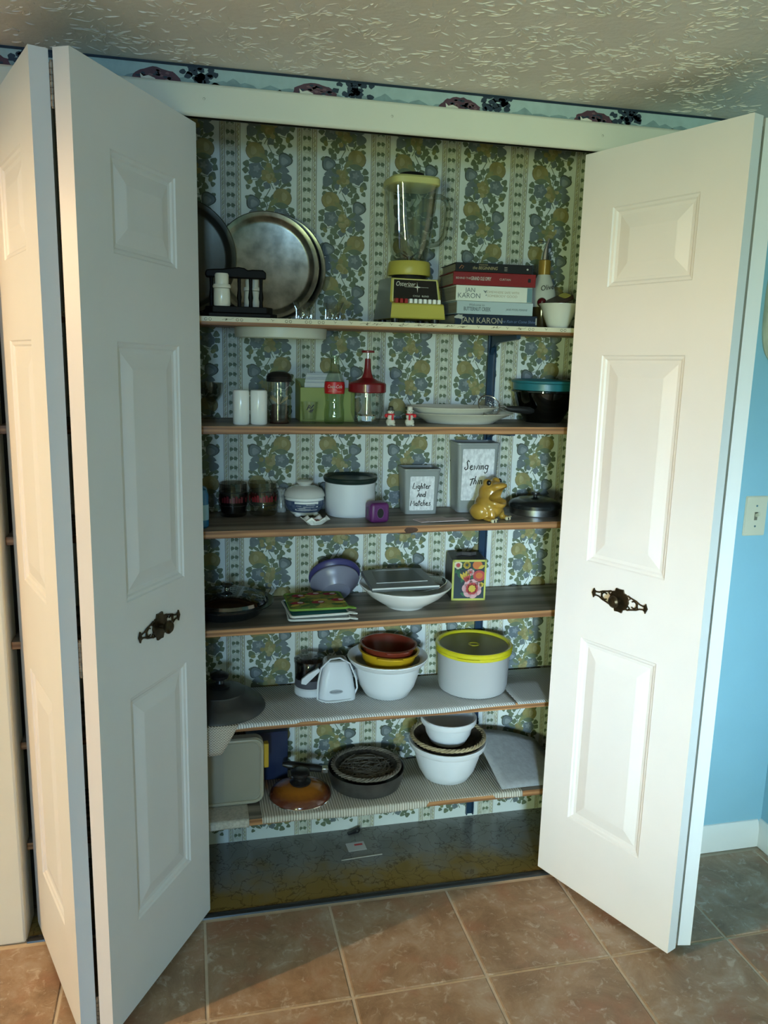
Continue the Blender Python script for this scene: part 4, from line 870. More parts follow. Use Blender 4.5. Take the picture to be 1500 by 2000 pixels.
# ================================================================== SHELF 3
BLUEP = M('blue_plastic', (0.02, 0.14, 0.30), 0.25, var=0.1)
t = thing('blue_bottle', 'tall blue plastic bottle standing next to the folded door', 'bottle', (0.150, 0.125, S3))
MB().lathe([(0, 0), (0.034, 0), (0.038, 0.005), (0.038, 0.085), (0.034, 0.100), (0.016, 0.112), (0, 0.112)], 32, sq=4).build('body', BLUEP, t)
lathe('cap', [(0, 0.112), (0.014, 0.112), (0.014, 0.128), (0.012, 0.130), (0, 0.130)], WHITE, t, 24)
MB().lathe([(0.0385, 0.022), (0.0385, 0.062)], 32, sq=4).build('label_band', M('pale_blue_label', (0.25, 0.42, 0.50), 0.5), t)
def tumbler(x, y, label, tint, band):
    t = thing('tumbler', label, 'glass', (x, y, S3), group='short banded glass tumblers')
    r = 0.0385
    lathe('glass', [(0, 0.003), (r-0.004, 0), (r-0.001, 0.004), (r, 0.030), (r, 0.092), (r-0.0018, 0.092), (r-0.002, 0.030), (r-0.005, 0.010), (0, 0.008)], tint, t, 40)
    for z in (0.031, 0.068): MB().tube([((r+0.0004)*math.cos(a), (r+0.0004)*math.sin(a), z) for a in [2*PI*i/40 for i in range(40)]], 0.0010, 5, closed=True).build('painted_ring', BLACK, t)
    b = MB(); n = 30
    for k in range(n):
        a0, a1 = 2*PI*k/n, 2*PI*(k+0.8)/n; q = r+0.0006
        if k % 9 == 8: continue
        h = 0.012+0.006*((k*7) % 3)/2
        b.add([(q*math.cos(a0), q*math.sin(a0), 0.040), (q*math.cos(a1), q*math.sin(a1), 0.040), (q*math.cos(a1), q*math.sin(a1), 0.040+h), (q*math.cos(a0), q*math.sin(a0), 0.042+h)], [(0, 1, 2, 3)])
    o = b.build('painted_band', band, t, smooth=0); o['kind'] = 'stuff'
    return t
g1 = tumbler(0.258, 0.262, 'short glass tumbler half filled with something dark', GLASS('tumbler_smoke', (0.72, 0.70, 0.68), 0.05), M('dark_band', (0.12, 0.01, 0.015), 0.4))
lathe('dark_contents', [(0, 0.010), (0.032, 0.010), (0.0345, 0.03), (0.0345, 0.060), (0.015, 0.066), (0, 0.064)], M('dark_wax', (0.008, 0.008, 0.009), 0.4), g1, 32)
tumbler(0.341, 0.268, 'short glass tumbler with red painted band', GLASS('tumbler_glass', (0.86, 0.84, 0.80), 0.06), M('red_band', (0.22, 0.012, 0.018), 0.4))
o = lathe('bud_vase', [(0, 0), (0.013, 0), (0.0145, 0.004), (0.012, 0.018), (0.009, 0.035), (0.010, 0.055), (0.013, 0.068), (0.0115, 0.068), (0.008, 0.05), (0, 0.04)], M('mottled_glass', (0.42, 0.44, 0.42), 0.15, var=0.55, scale=90), None, 24)
o.location = (0.396, 0.296, S3); tag(o, 'small mottled bud vase behind the blue and white sugar bowl', 'vase')
BW_BLUE = M('transfer_blue', (0.035, 0.055, 0.12), 0.25, var=0.5, scale=70, col2=(0.10, 0.13, 0.20))
t = thing('sugar_bowl', 'white sugar bowl with blue transfer scene and domed lid', 'sugar bowl', (0.456, 0.246, S3), 0.1)
lathe('bowl', [(0, 0.004), (0.034, 0.004), (0.040, 0.010), (0.050, 0.020), (0.0555, 0.035), (0.0555, 0.048), (0.053, 0.054), (0, 0.054)], WHITE, t, 48)
for k in range(4): MB().ball((0.036*math.cos(PI/4+k*PI/2), 0.036*math.sin(PI/4+k*PI/2), 0.006), (0.010, 0.010, 0.006), 12).build('foot', WHITE, t)
tr = lathe('transfer_print', [(0.0452, 0.014), (0.0506, 0.0205), (0.0560, 0.0352), (0.0560, 0.047)], BW_BLUE, t, 48)
b = MB()
def wrapq(b, a0, a1, z0, z1, col=0):
    R_ = lambda z: 0.0564 if z > 0.035 else 0.0510+(z-0.0205)*0.0054/0.0147
    N_ = 8
    for i in range(N_):
        p, q = a0+(a1-a0)*i/N_, a0+(a1-a0)*(i+1)/N_
        b.add([(R_(z)*math.sin(a), -R_(z)*math.cos(a), z) for a, z in ((p, z0), (q, z0), (q, z1), (p, z1))], [(0, 1, 2, 3)], col)
wrapq(b, -0.75, 0.50, 0.040, 0.0455, 0); wrapq(b, -0.75, 0.50, 0.0215, 0.0228, 0); wrapq(b, -0.75, -0.70, 0.0215, 0.0455, 0); wrapq(b, 0.40, 0.50, 0.030, 0.042, 0)
for k, (a0, a1) in enumerate(((-0.55, 0.1), (-0.62, -0.2), (-0.3, 0.25), (-0.66, -0.4), (-0.15, 0.3))): wrapq(b, a0, a1, 0.025+0.003*k, 0.0259+0.003*k, 0)
b.build('white_scene', WHITE, tr, smooth=60)['kind'] = 'stuff'
lathe('lid', [(0, 0.054), (0.056, 0.054), (0.0575, 0.057), (0.055, 0.066), (0.048, 0.076), (0.030, 0.083), (0.018, 0.085), (0.016, 0.087), (0.021, 0.091), (0.0225, 0.095), (0.020, 0.098), (0, 0.099)], M('lid_white', (0.60, 0.60, 0.57), 0.2, var=0.04, coat=0.3), t, 48)
t = thing('pin_tray', 'crumpled white and pink ceramic flower dish at the shelf edge', 'dish', (0.466, 0.108, S3), 0.2)
b = MB(); n = 18; vs_ = [(0, 0, 0.003)]
for ring, (rr_, zz) in enumerate(((0.018, 0.002), (0.028, 0.010), (0.036, 0.014))):
    for k in range(n): q = rr_*(1+(0.16 if k % 2 else -0.10)*(ring+1)/3); vs_.append((q*math.cos(2*PI*k/n), 0.62*q*math.sin(2*PI*k/n), zz+(0.005 if k % 3 == 0 else 0)*(ring)))
fs = [(0, 1+k, 1+(k+1) % n) for k in range(n)]
for r_ in range(2):
    for k in range(n): a = 1+r_*n; fs.append((a+k, a+n+k, a+n+(k+1) % n, a+(k+1) % n))
b.add(vs_, fs); b.build('dish', WHITE, t, solid=0.002, smooth=30)
for k in range(6): MB().ball((0.010*math.cos(k*1.05)-0.004, 0.006*math.sin(k*1.05), 0.010), (0.006, 0.005, 0.0045), 10).build('petal', M('dusty_pink', (0.36, 0.15, 0.17), 0.5, var=0.3, scale=80), t)
t = thing('canister', 'white enamel canister with black-green lid', 'canister', (0.587, 0.247, S3))
lathe('body', [(0, 0.001), (0.066, 0), (0.0700, 0.004), (0.0715, 0.012), (0.0715, 0.098), (0, 0.098)], WPLAST, t, 64)
lathe('lid', [(0.0712, 0.094), (0.0745, 0.096), (0.0770, 0.102), (0.0775, 0.107), (0.0755, 0.110), (0.070, 0.107), (0.066, 0.103), (0, 0.102)], M('bottle_green_plastic', (0.008, 0.022, 0.020), 0.3, var=0.2), t, 64)
t = thing('purple_cube', 'small purple rounded cube with dark oval openings', 'toy', (0.641, 0.134, S3), 0.12)
b = MB(); b.box(-0.0275, 0.0275, -0.0275, 0.0275, 0, 0.055); b.build('body', M('purple_plastic', (0.10, 0.018, 0.11), 0.35, var=0.08), t, bevel=0.0)
md = t.children[0].modifiers.new('bevel', 'BEVEL'); md.width = 0.011; md.segments = 5
for a in (0, PI/2, PI, -PI/2):
    b = MB(); T = RZ(a) @ TR(0, -0.0276, 0.0275) @ FRONT
    b.lathe([(0.0125, 0.0004), (0.0138, 0.0012), (0.0150, 0.0002)], 24, T=T @ Matrix.Diagonal((0.72, 1.05, 1, 1)), mi=1); b.lathe([(0, 0.0004), (0.0128, 0.0004)], 24, T=T @ Matrix.Diagonal((0.72, 1.05, 1, 1)), mi=0)
    b.build('opening', [BLACK, M('purple_rim', (0.14, 0.05, 0.16), 0.4)], t)
# grey containers with handwritten labels
CONT = M('grey_clear_plastic', (0.25, 0.27, 0.27), 0.25, var=0.05); LABELP = M('mottled_label', (0.70, 0.71, 0.72), 0.7, scale=130, col2=(0.50, 0.51, 0.53), stretch=(1, 1, 0.6))
def container(x, y, w, dp, h, rz, label, lw_, lh, lz, strokes, tw=1.16):
    t = thing('storage_container', label, 'container', (x, y, S3), rz, group='grey containers with handwritten labels')
    b = MB(); th = 0.0018
    lo = rrect(w/tw, dp/tw, 0.008, 3); hi = rrect(w, dp, 0.009, 3); n = len(lo)
    def ring(p, z): return [(x_, y_, z) for x_, y_ in p]
    rows = [ring(lo, 0.0), ring(hi, h-0.006), ring([(a*1.03, c*1.03) for a, c in hi], h-0.005), ring([(a*1.03, c*1.03) for a, c in hi], h), ring([(a*0.965, c*0.955) for a, c in hi], h), ring([(a*0.95, c*0.94) for a, c in lo], 0.003)]
    vs_ = [p for r_ in rows for p in r_]; fs = []
    for k in range(len(rows)-1):
        for i in range(n): fs.append((k*n+i, k*n+(i+1) % n, (k+1)*n+(i+1) % n, (k+1)*n+i))
    fs.append(tuple(range(n-1, -1, -1))); fs.append(tuple(range(5*n, 6*n)))
    b.add(vs_, fs); b.build('tub', CONT, t, smooth=40)
    tilt = math.atan2((dp-dp/tw)/2, h)
    ymid = -(dp/tw/2+(dp-dp/tw)/2*(lz/h))
    T = TR(0, ymid-0.0012, lz) @ RX(PI/2+tilt)
    lb = MB().prism(rrect(lw_, lh, 0.003, 2), 0, 0.0004, T=T).build('paper_label', LABELP, t, smooth=0)
    b = MB()
    for st, wd in strokes: b.tube([(px, py, 0.0006) for px, py in st], wd, 5, T=T)
    b.build('handwriting', INK, lb)['kind'] = 'stuff'
def scale_strokes(strokes, ox, oy, s, wd): return [([(ox+x*s, oy+y*s) for x, y in st], wd) for st in strokes]
def C_(cx, cy, rx, ry, a0, a1, n=8): return [(cx+rx*math.cos(a0+(a1-a0)*i/n), cy+ry*math.sin(a0+(a1-a0)*i/n)) for i in range(n+1)]
GL = {  # handwritten letters on a 1-high grid, (strokes, advance)
 'L': ([[(0.35, 1.2), (0.05, 0.05), (0.6, 0.0)]], 0.7), 'i': ([[(0.15, 0.6), (0.08, 0)], [(0.2, 0.85), (0.22, 0.88)]], 0.3), 'g': ([C_(0.3, 0.35, 0.22, 0.26, 0.5, 6.2), [(0.52, 0.6), (0.45, -0.3), (0.2, -0.5), (0.05, -0.3)]], 0.65),
 'h': ([[(0.2, 1.15), (0.05, 0)], [(0.1, 0.4), (0.3, 0.6), (0.4, 0.4), (0.38, 0)]], 0.55), 't': ([[(0.25, 1.1), (0.15, 0)], [(-0.02, 0.72), (0.5, 0.78)]], 0.48), 'e': ([[(0.05, 0.3), (0.4, 0.42), (0.3, 0.62), (0.1, 0.5), (0.08, 0.15), (0.25, 0), (0.48, 0.12)]], 0.55), 'r': ([[(0.1, 0.6), (0.05, 0)], [(0.08, 0.35), (0.25, 0.6), (0.45, 0.55)]], 0.45),
 'A': ([[(0, 0), (0.35, 0.9), (0.5, 0)], [(0.1, 0.35), (0.5, 0.4)]], 0.6), 'n': ([[(0.1, 0.6), (0.05, 0)], [(0.08, 0.4), (0.3, 0.6), (0.4, 0)]], 0.52), 'd': ([C_(0.25, 0.28, 0.2, 0.26, 0.5, 6.2), [(0.55, 1.1), (0.45, 0)]], 0.62), 'M': ([[(0, 0), (0.2, 1.0), (0.4, 0.35), (0.7, 1.0), (0.75, 0)]], 0.9), 'a': ([C_(0.25, 0.28, 0.2, 0.26, 0.6, 6.0), [(0.46, 0.55), (0.44, 0.05), (0.55, 0)]], 0.58),
 'c': ([C_(0.25, 0.28, 0.2, 0.28, 0.8, 5.5)], 0.5), 's': ([[(0.4, 0.6), (0.15, 0.55), (0.3, 0.3), (0.35, 0.1), (0.05, 0.0)]], 0.5), 'S': ([[(0.6, 1.1), (0.4, 1.3), (0.25, 1.05), (0.45, 0.5), (0.45, 0.15), (0.2, 0.0), (0.0, 0.2), (0.1, 0.38)]], 0.75), 'w': ([[(0.05, 0.6), (0.12, 0.0), (0.3, 0.5), (0.42, 0.0), (0.65, 0.65)]], 0.72), 'T': ([[(0.3, 0.9), (0.15, -0.2)], [(-0.1, 0.68), (0.55, 0.8)]], 0.5)}
def hand(word, x, y, s, wd, slant=0.0):
    out = []
    for ch in word:
        st, adv = GL[ch]; out += [([(x+(px+slant*py)*s, y+py*s) for px, py in q], wd) for q in st]; x += adv*s
    return out
container(0.792, 0.256, 0.108, 0.085, 0.132, -0.02, 'grey clear container labelled for lighter and matches', 0.072, 0.100, 0.061, hand('Lighter', -0.029, 0.014, 0.0145, 0.0013)+hand('And', -0.014, -0.010, 0.0150, 0.0013)+hand('Matches', -0.033, -0.036, 0.0150, 0.0013))
container(0.962, 0.266, 0.128, 0.085, 0.205, 0.0, 'tall grey clear container labelled for sewing things', 0.098, 0.152, 0.112, hand('Sewing', -0.043, 0.015, 0.0215, 0.0016, 0.1)+hand('Things', -0.024, -0.028, 0.021, 0.0016, 0.15))
PINK = M('pink_paper', (0.50, 0.42, 0.42), 0.7, var=0.06)
for k, (x, y, rz, w_, h_, lb) in enumerate(((0.800, 0.135, 0.30, 0.100, 0.046, 'pale pink leaflet lying under another in front of the grey container'), (0.838, 0.120, 0.08, 0.115, 0.042, 'pale pink leaflet lying on top at the shelf edge'))):
    o = MB().box(-w_/2, w_/2, -h_/2, h_/2, 0, 0.0016).build('leaflet', PINK, smooth=0); o.location = (x, y, S3+0.0002+0.0018*k); o.rotation_euler = (0, 0, rz); tag(o, lb, 'paper', 'pink leaflets')
# frog
GOLD = M('gold_glaze', (0.42, 0.24, 0.035), 0.28, var=0.35, scale=22, coat=0.4)
def voxel_union(balls, cutters, vox):
    b = MB()
    for c, r, T in balls: b.ball((0, 0, 0), r, 24, T=TR(*c) @ T)
    o = b.build('tmp', GOLD, None)
    md = o.modifiers.new('r', 'REMESH'); md.mode = 'VOXEL'; md.voxel_size = vox
    md = o.modifiers.new('s', 'SMOOTH'); md.iterations = 6; md.factor = 0.5
    cs = []
    for c, r, T in cutters:
        co = MB().ball((0, 0, 0), r, 32, T=TR(*c) @ T).build('cut', GOLD, None); cs.append(co)
        md = o.modifiers.new('b', 'BOOLEAN'); md.operation = 'DIFFERENCE'; md.object = co; md.solver = 'EXACT'
    bpy.context.view_layer.update()
    me = bpy.data.meshes.new_from_object(o.evaluated_get(bpy.context.evaluated_depsgraph_get()))
    for q in cs+[o]: bpy.data.objects.remove(q)
    return me
I4 = Matrix.Identity(4)
me = voxel_union([((0, 0, 0.040), (0.043, 0.040, 0.040), I4), ((0.004, 0, 0.075), (0.036, 0.036, 0.036), I4), ((0.022, 0, 0.094), (0.030, 0.030, 0.013), RY(-0.22)), ((0.020, 0, 0.052), (0.032, 0.034, 0.020), RY(0.25)), ((-0.012, 0.0, 0.020), (0.046, 0.046, 0.022), I4),
                  ((-0.012, -0.036, 0.024), (0.026, 0.016, 0.024), RY(0.2)), ((-0.012, 0.036, 0.024), (0.026, 0.016, 0.024), RY(0.2)), ((0.024, -0.024, 0.022), (0.010, 0.010, 0.024), RY(-0.3)), ((0.024, 0.024, 0.022), (0.010, 0.010, 0.024), RY(-0.3)),
                  ((0.026, -0.034, 0.006), (0.022, 0.010, 0.006), I4), ((0.036, 0.028, 0.006), (0.018, 0.010, 0.006), I4), ((0.004, -0.022, 0.106), (0.014, 0.010, 0.012), I4), ((0.004, 0.022, 0.106), (0.014, 0.010, 0.012), I4)],
                 [((0.050, 0, 0.077), (0.044, 0.052, 0.0185), RY(-0.42)), ((0.046, 0, 0.068), (0.036, 0.030, 0.020), RY(-0.2))], 0.0022)
me.polygons.foreach_set('use_smooth', [True]*len(me.polygons)); me.set_sharp_from_angle(angle=0.7); me.materials.clear(); me.materials.append(GOLD)
t = thing('frog_scrubber_holder', 'gold glazed ceramic frog with wide open mouth', 'figurine', (0.966, 0.132, S3), -0.92)
o = bpy.data.objects.new('body', me); COL.objects.link(o); o.parent = t
for s in (-1, 1): MB().ball((0.013, s*0.028, 0.1075), (0.007, 0.0055, 0.0075), 16).build('eye', M('glossy_black', (0.008, 0.008, 0.008), 0.1), t)
TOE = M('toe_cream', (0.55, 0.50, 0.34), 0.35)
for fx, fy in ((0.044, -0.038), (0.050, 0.026)):
    for k in (-1, 0, 1):
        q = MB().ball((fx+0.003*(k == 0), fy+k*0.0095, 0.0058), (0.0062, 0.0045, 0.0054), 14).build('toe', TOE, t); MB().ball((fx+0.0055+0.003*(k == 0), fy+k*0.0095, 0.0062), (0.0028, 0.0026, 0.0034), 10).build('claw', BLACK, q)
t = thing('cake_tin', 'shallow dark tin with bright steel rim beside the frog', 'tin', (1.135, 0.198, S3))
lathe('tin', [(0, 0.001), (0.071, 0), (0.073, 0.002), (0.074, 0.024), (0.0725, 0.024), (0.071, 0.004), (0, 0.004)], STEEL, t, 56)
lathe('lid', [(0.0755, 0.020), (0.0755, 0.030), (0.070, 0.036), (0.050, 0.044), (0.014, 0.049), (0, 0.049)], M('dark_enamel', (0.012, 0.014, 0.014), 0.25, var=0.2), t, 56)
lathe('lid_knob', [(0, 0.049), (0.006, 0.049), (0.006, 0.054), (0.013, 0.058), (0.012, 0.063), (0, 0.064)], BLACK, t, 24)

# ================================================================== SHELF 4
t = thing('pie_dish', 'dark glass pie dish covered by a knobbed glass lid', 'dish', (0.235, 0.186, S4))
lathe('dish', [(0, 0.003), (0.085, 0), (0.092, 0.004), (0.112, 0.030), (0.127, 0.034), (0.128, 0.037), (0.112, 0.036), (0.090, 0.008), (0, 0.007)], M('dark_dish_glass', (0.010, 0.012, 0.014), 0.12, var=0.2), t, 64)
lathe('glass_lid', [(0.108, 0.0375), (0.104, 0.046), (0.070, 0.060), (0.020, 0.066), (0, 0.066)], GLASS('lid_smoke', (0.42, 0.44, 0.44), 0.16), t, 56)
lathe('lid_knob', [(0, 0.066), (0.008, 0.066), (0.007, 0.073), (0.016, 0.080), (0.017, 0.084), (0.010, 0.088), (0, 0.088)], GLASS('knob_glass', (0.45, 0.46, 0.46), 0.15), t, 24)
def lean_bowl(x, y, r, h, mat, label, tilt, lift):
    T = TR(0, 0, lift) @ RX(tilt)
    o = MB().lathe([(0, 0), (r*0.52, 0), (r*0.56, 0.003), (r*0.80, h*0.45), (r*0.95, h*0.95), (r, h), (r*1.04, h), (r*1.04, h-0.004), (r*0.97, h-0.006), (r*0.82, h*0.45), (r*0.58, 0.0005), (0, -0.0015)], 48, T=T).build('plastic_bowl', mat, smooth=40)
    o.location = (x, y, S4); return tag(o, label, 'bowl', 'purple plastic bowls leaning on the wall')
LILAC = M('lilac_plastic', (0.20, 0.20, 0.27), 0.3, var=0.06); PURP = M('deep_purple_plastic', (0.055, 0.05, 0.16), 0.3, var=0.08)
lean_bowl(0.548, 0.228, 0.069, 0.042, LILAC, 'lilac plastic bowl leaning in front of the deep purple one', -0.95, 0.0325)
lean_bowl(0.550, 0.2475, 0.073, 0.040, PURP, 'deep purple plastic bowl leaning behind the lilac one', -0.95, 0.0470)
# potholders
def cushion(w_, d_, th, n=10):
    vs_ = []; fs = []
    for s in (1, -1):
        for j in range(n+1):
            for i in range(n+1):
                u, v = i/n*2-1, j/n*2-1; e = (1-abs(u)**6)*(1-abs(v)**6); q = 1-0.25*(abs(math.sin(u*PI*2.0))**12+abs(math.sin(v*PI*2.0))**12)
                vs_.append((u*w_/2, v*d_/2, th/2+s*th/2*e**0.5*q))
    m_ = (n+1)**2
    for s in (0, 1):
        for j in range(n):
            for i in range(n):
                a = s*m_+j*(n+1)+i; f = (a, a+1, a+n+2, a+n+1); fs.append(f if s == 0 else f[::-1])
    return vs_, fs
def potholder(x, y, z, w_, d_, th, rz, top, edge_, label, tilt=0.0):
    t = thing('potholder', label, 'potholder', (x, y, z), rz, group='stacked quilted potholders')
    v, f = cushion(w_, d_, th); T = RX(tilt)
    q = MB().add(v, f, T=T).build('pad', top, t, smooth=70)
    MB().tube([(px, py, th/2) for px, py in rrect(w_, d_, 0.010, 4)], 0.0034, 6, T=T, closed=True).build('binding', edge_, t)
    MB().tube([(w_/2-0.004, -d_/2+0.006, th/2), (w_/2+0.010, -d_/2-0.004, th/2), (w_/2+0.020, -d_/2-0.002, th/2-0.001), (w_/2+0.016, -d_/2+0.008, th/2-0.001), (w_/2+0.002, -d_/2+0.012, th/2)], 0.0022, 6, T=T).build('hanging_loop', edge_, t)
    return t, q, T
LIME = M('lime_binding', (0.16, 0.30, 0.045), 0.8, var=0.15, bump=0.3, bscale=200); TEALF = M('teal_fabric', (0.02, 0.13, 0.12), 0.85, var=0.2, bump=0.3); WHF = M('white_fabric', (0.62, 0.63, 0.60), 0.9, var=0.08, bump=0.3); PRINTF = M('produce_fabric', (0.30, 0.28, 0.05), 0.85, scale=38, col2=(0.07, 0.14, 0.03), bump=0.3)
PX_, PY_ = 0.475, 0.152
potholder(PX_+0.004, PY_-0.004, S4+0.0005, 0.165, 0.150, 0.010, -0.05, WHF, WHF, 'white quilted potholder at the bottom of the stack')
potholder(PX_-0.002, PY_-0.008, S4+0.0125, 0.160, 0.150, 0.012, 0.06, TEALF, WHF, 'teal quilted potholder in the middle of the stack')
t, q, T = potholder(PX_, PY_-0.002, S4+0.0270, 0.158, 0.148, 0.014, 0.0, PRINTF, LIME, 'lime-edged potholder printed with radishes and leaves on top of the stack')
rp = random.Random(9); REDR = M('radish_red', (0.28, 0.015, 0.03), 0.8); WHR = M('radish_white', (0.60, 0.50, 0.48), 0.8); LEAFG = M('print_leaf', (0.05, 0.13, 0.025), 0.8); YELP = M('print_yellow', (0.52, 0.42, 0.06), 0.8)
pp = MB()
def pblob(cx, cy, rx, ry, mi, lay, rot=0): pp.prism([(cx+x*math.cos(rot)-y*math.sin(rot), cy+x*math.sin(rot)+y*math.cos(rot)) for x, y in blob(0, 0, rx, ry, 14, 0.1, rp)], 0.0141+0.0003*lay, 0.0143+0.0003*lay, mi)
for k in range(18): pblob(rp.uniform(-0.065, 0.065), rp.uniform(-0.062, 0.062), 0.016, 0.007, 2 if k % 2 else 3, 0, rp.uniform(0, 3))
for cx, cy in ((-0.045, 0.030), (0.045, 0.038), (0.002, -0.035), (0.060, -0.02), (-0.055, -0.035), (0.0, 0.045)):
    pblob(cx, cy, 0.019, 0.012, 0, 1); pblob(cx+0.008, cy+0.002, 0.008, 0.007, 1, 2); pblob(cx-0.02, cy+0.010, 0.012, 0.005, 2, 1, 0.6)
pp.build('radish_print', [REDR, WHR, LEAFG, YELP], q, smooth=0)['kind'] = 'stuff'
# serving bowl with scale
t = thing('serving_bowl', 'wide white serving bowl holding a grey kitchen scale', 'bowl', (0.741, 0.180, S4))
lathe('bowl', [(0, 0.004), (0.055, 0.0), (0.058, 0.004), (0.075, 0.014), (0.105, 0.034), (0.126, 0.056), (0.132, 0.062), (0.1335, 0.065), (0.131, 0.066), (0.121, 0.058), (0.100, 0.038), (0.070, 0.018), (0, 0.012)], WHITE, t, 64)
t = thing('kitchen_scale', 'flat grey kitchen scale resting across the white serving bowl', 'scale', (0.716, 0.170, S4+0.074), 0.03)
GREYPL = M('scale_grey', (0.10, 0.115, 0.12), 0.35, var=0.06); DKPL = M('scale_dark', (0.025, 0.03, 0.033), 0.3)
T = RX(0.06)
b = MB(); b.prism([(-0.098, -0.080), (0.098, -0.080), (0.092, 0.075), (0.04, 0.088), (-0.04, 0.088), (-0.092, 0.075)], 0, 0.012, T=T); b.build('platform', GREYPL, t, bevel=0.003)
b = MB(); b.prism([(-0.070, -0.038), (0.070, -0.038), (0.062, 0.062), (-0.062, 0.062)], 0.012, 0.0126, T=T); b.build('tray_inset', DKPL, t)
b = MB(); b.prism([(-0.052, 0.066), (0.052, 0.066), (0.040, 0.074), (-0.040, 0.074)], 0.012, 0.0128, T=T); b.build('display', M('display_pale', (0.40, 0.44, 0.45), 0.2), t)
b = MB(); b.box(-0.075, 0.075, -0.0405, -0.038, 0.012, 0.0135, T=T); b.box(-0.097, 0.097, -0.0815, -0.079, 0.008, 0.0125, T=T); b.build('bright_edge', M('scale_edge', (0.55, 0.58, 0.58), 0.25), t)['kind'] = 'stuff'
t = thing('pot_lid', 'smoked glass lid tucked into the white serving bowl behind the scale', 'lid', (0.806, 0.195, S4+0.0585), 0)
T = RY(-0.16) @ RX(0.05)
MB().lathe([(0.060, 0.0), (0.055, 0.003), (0.03, 0.006), (0, 0.007)], 40, T=T).build('glass', GLASS('lid_smoke2', (0.30, 0.32, 0.30), 0.12), t); MB().tube([(0.061*math.cos(a), 0.061*math.sin(a), 0) for a in [2*PI*i/40 for i in range(40)]], 0.0018, 6, T=T, closed=True).build('rim', STEEL, t)
# floral tissue tin
t = thing('floral_tin', 'dark cube tin with bright flower painting and yellow border', 'tin', (0.945, 0.246, S4), -0.12)
w_ = 0.051; h = 0.124
b = MB(); b.box(-w_, w_, -w_, w_, 0, h); b.build('box', M('tin_dark', (0.035, 0.032, 0.03), 0.45, var=0.5, scale=35), t, bevel=0.002)
MB().prism([(0.034*math.cos(a), 0.016*math.sin(a)) for a in [2*PI*i/28 for i in range(28)]], h, h+0.0006).build('slot', BLACK, t, smooth=0)
MB().prism([(x*1.0, y) for x, y in [(-0.030, -0.008), (-0.012, 0.006), (0.012, -0.004), (0.032, 0.008), (0.010, 0.012), (-0.015, 0.014)]], h+0.0006, h+0.010).build('tissue', M('dark_tissue', (0.06, 0.055, 0.055), 0.9), t)
FT = TR(0, -w_-0.0002, h/2) @ FRONT
fb = MB()
YB = M('tin_yellow', (0.46, 0.46, 0.10), 0.4); 
for b_ in ((-w_, w_, -h/2, -h/2+0.006), (-w_, w_, h/2-0.006, h/2), (-w_, -w_+0.006, -h/2, h/2), (w_-0.005, w_, -h/2, h/2)): fb.prism([(b_[0], b_[2]), (b_[1], b_[2]), (b_[1], b_[3]), (b_[0], b_[3])], 0, 0.0008, T=FT)
fb.build('border', YB, t, smooth=0)
pm = [M('tin_ground', (0.018, 0.035, 0.045), 0.4, var=0.3), M('tin_green', (0.03, 0.13, 0.06), 0.4, var=0.3), M('tin_pink', (0.58, 0.32, 0.33), 0.4, var=0.15), M('tin_rose', (0.40, 0.05, 0.05), 0.4), M('tin_orange', (0.50, 0.14, 0.03), 0.4), M('tin_gold', (0.52, 0.36, 0.05), 0.4), M('tin_cream', (0.62, 0.56, 0.40), 0.4)]
fp = MB()
def pf(pts, mi, l): fp.prism(pts, 0.0002+0.0002*l, 0.00035+0.0002*l, mi, FT)
pf([(-w_+0.006, -h/2+0.006), (w_-0.005, -h/2+0.006), (w_-0.005, h/2-0.006), (-w_+0.006, h/2-0.006)], 0, 0)
rf = random.Random(3)
for k in range(16): pf(leaf_shape(rf.uniform(-0.036, 0.036), rf.uniform(-0.047, 0.045), 0.024, 0.010, rf.uniform(0, PI)), 1, 1)
def petals(cx, cy, r, n_, mi, l, s=0.55):
    for k in range(n_): a = 2*PI*k/n_+0.4; pf(lobed(cx+r*0.68*math.cos(a), cy+r*0.68*math.sin(a), r*s*0.85, 1, 12, 0.0), mi, l)
petals(0.010, -0.026, 0.024, 7, 2, 2); petals(0.010, -0.026, 0.015, 8, 3, 3); pf(lobed(0.010, -0.026, 0.0085, 8, 24, 0.12), 5, 4)
pf(lobed(0.030, 0.013, 0.014, 2, 18, 0.05), 3, 2); pf(lobed(0.030, 0.014, 0.008, 2, 18, 0.05), 4, 3); pf(lobed(0.024, 0.046, 0.011, 2, 18, 0.05), 4, 2)
for k in range(4): pf(leaf_shape(-0.020+0.006*k, 0.010+0.003*k, 0.026, 0.009, 2.2-0.25*k), 5, 2); pf(leaf_shape(-0.012+0.004*k, 0.002+0.002*k, 0.020, 0.007, 2.1-0.25*k), 3, 3)
petals(0.004, 0.024, 0.009, 6, 2, 2); pf(lobed(0.004, 0.024, 0.003, 1, 10, 0), 3, 4); petals(-0.008, 0.046, 0.009, 8, 5, 2); pf(lobed(-0.008, 0.046, 0.003, 1, 10, 0), 0, 4)
petals(-0.034, 0.046, 0.010, 6, 6, 2); pf(lobed(-0.034, 0.046, 0.005, 1, 10, 0), 3, 4); pf(leaf_shape(0.036, 0.040, 0.022, 0.010, 0.5), 5, 3); petals(0.038, -0.014, 0.006, 5, 5, 2)
fp.build('flower_print', pm, t, smooth=0)['kind'] = 'stuff'

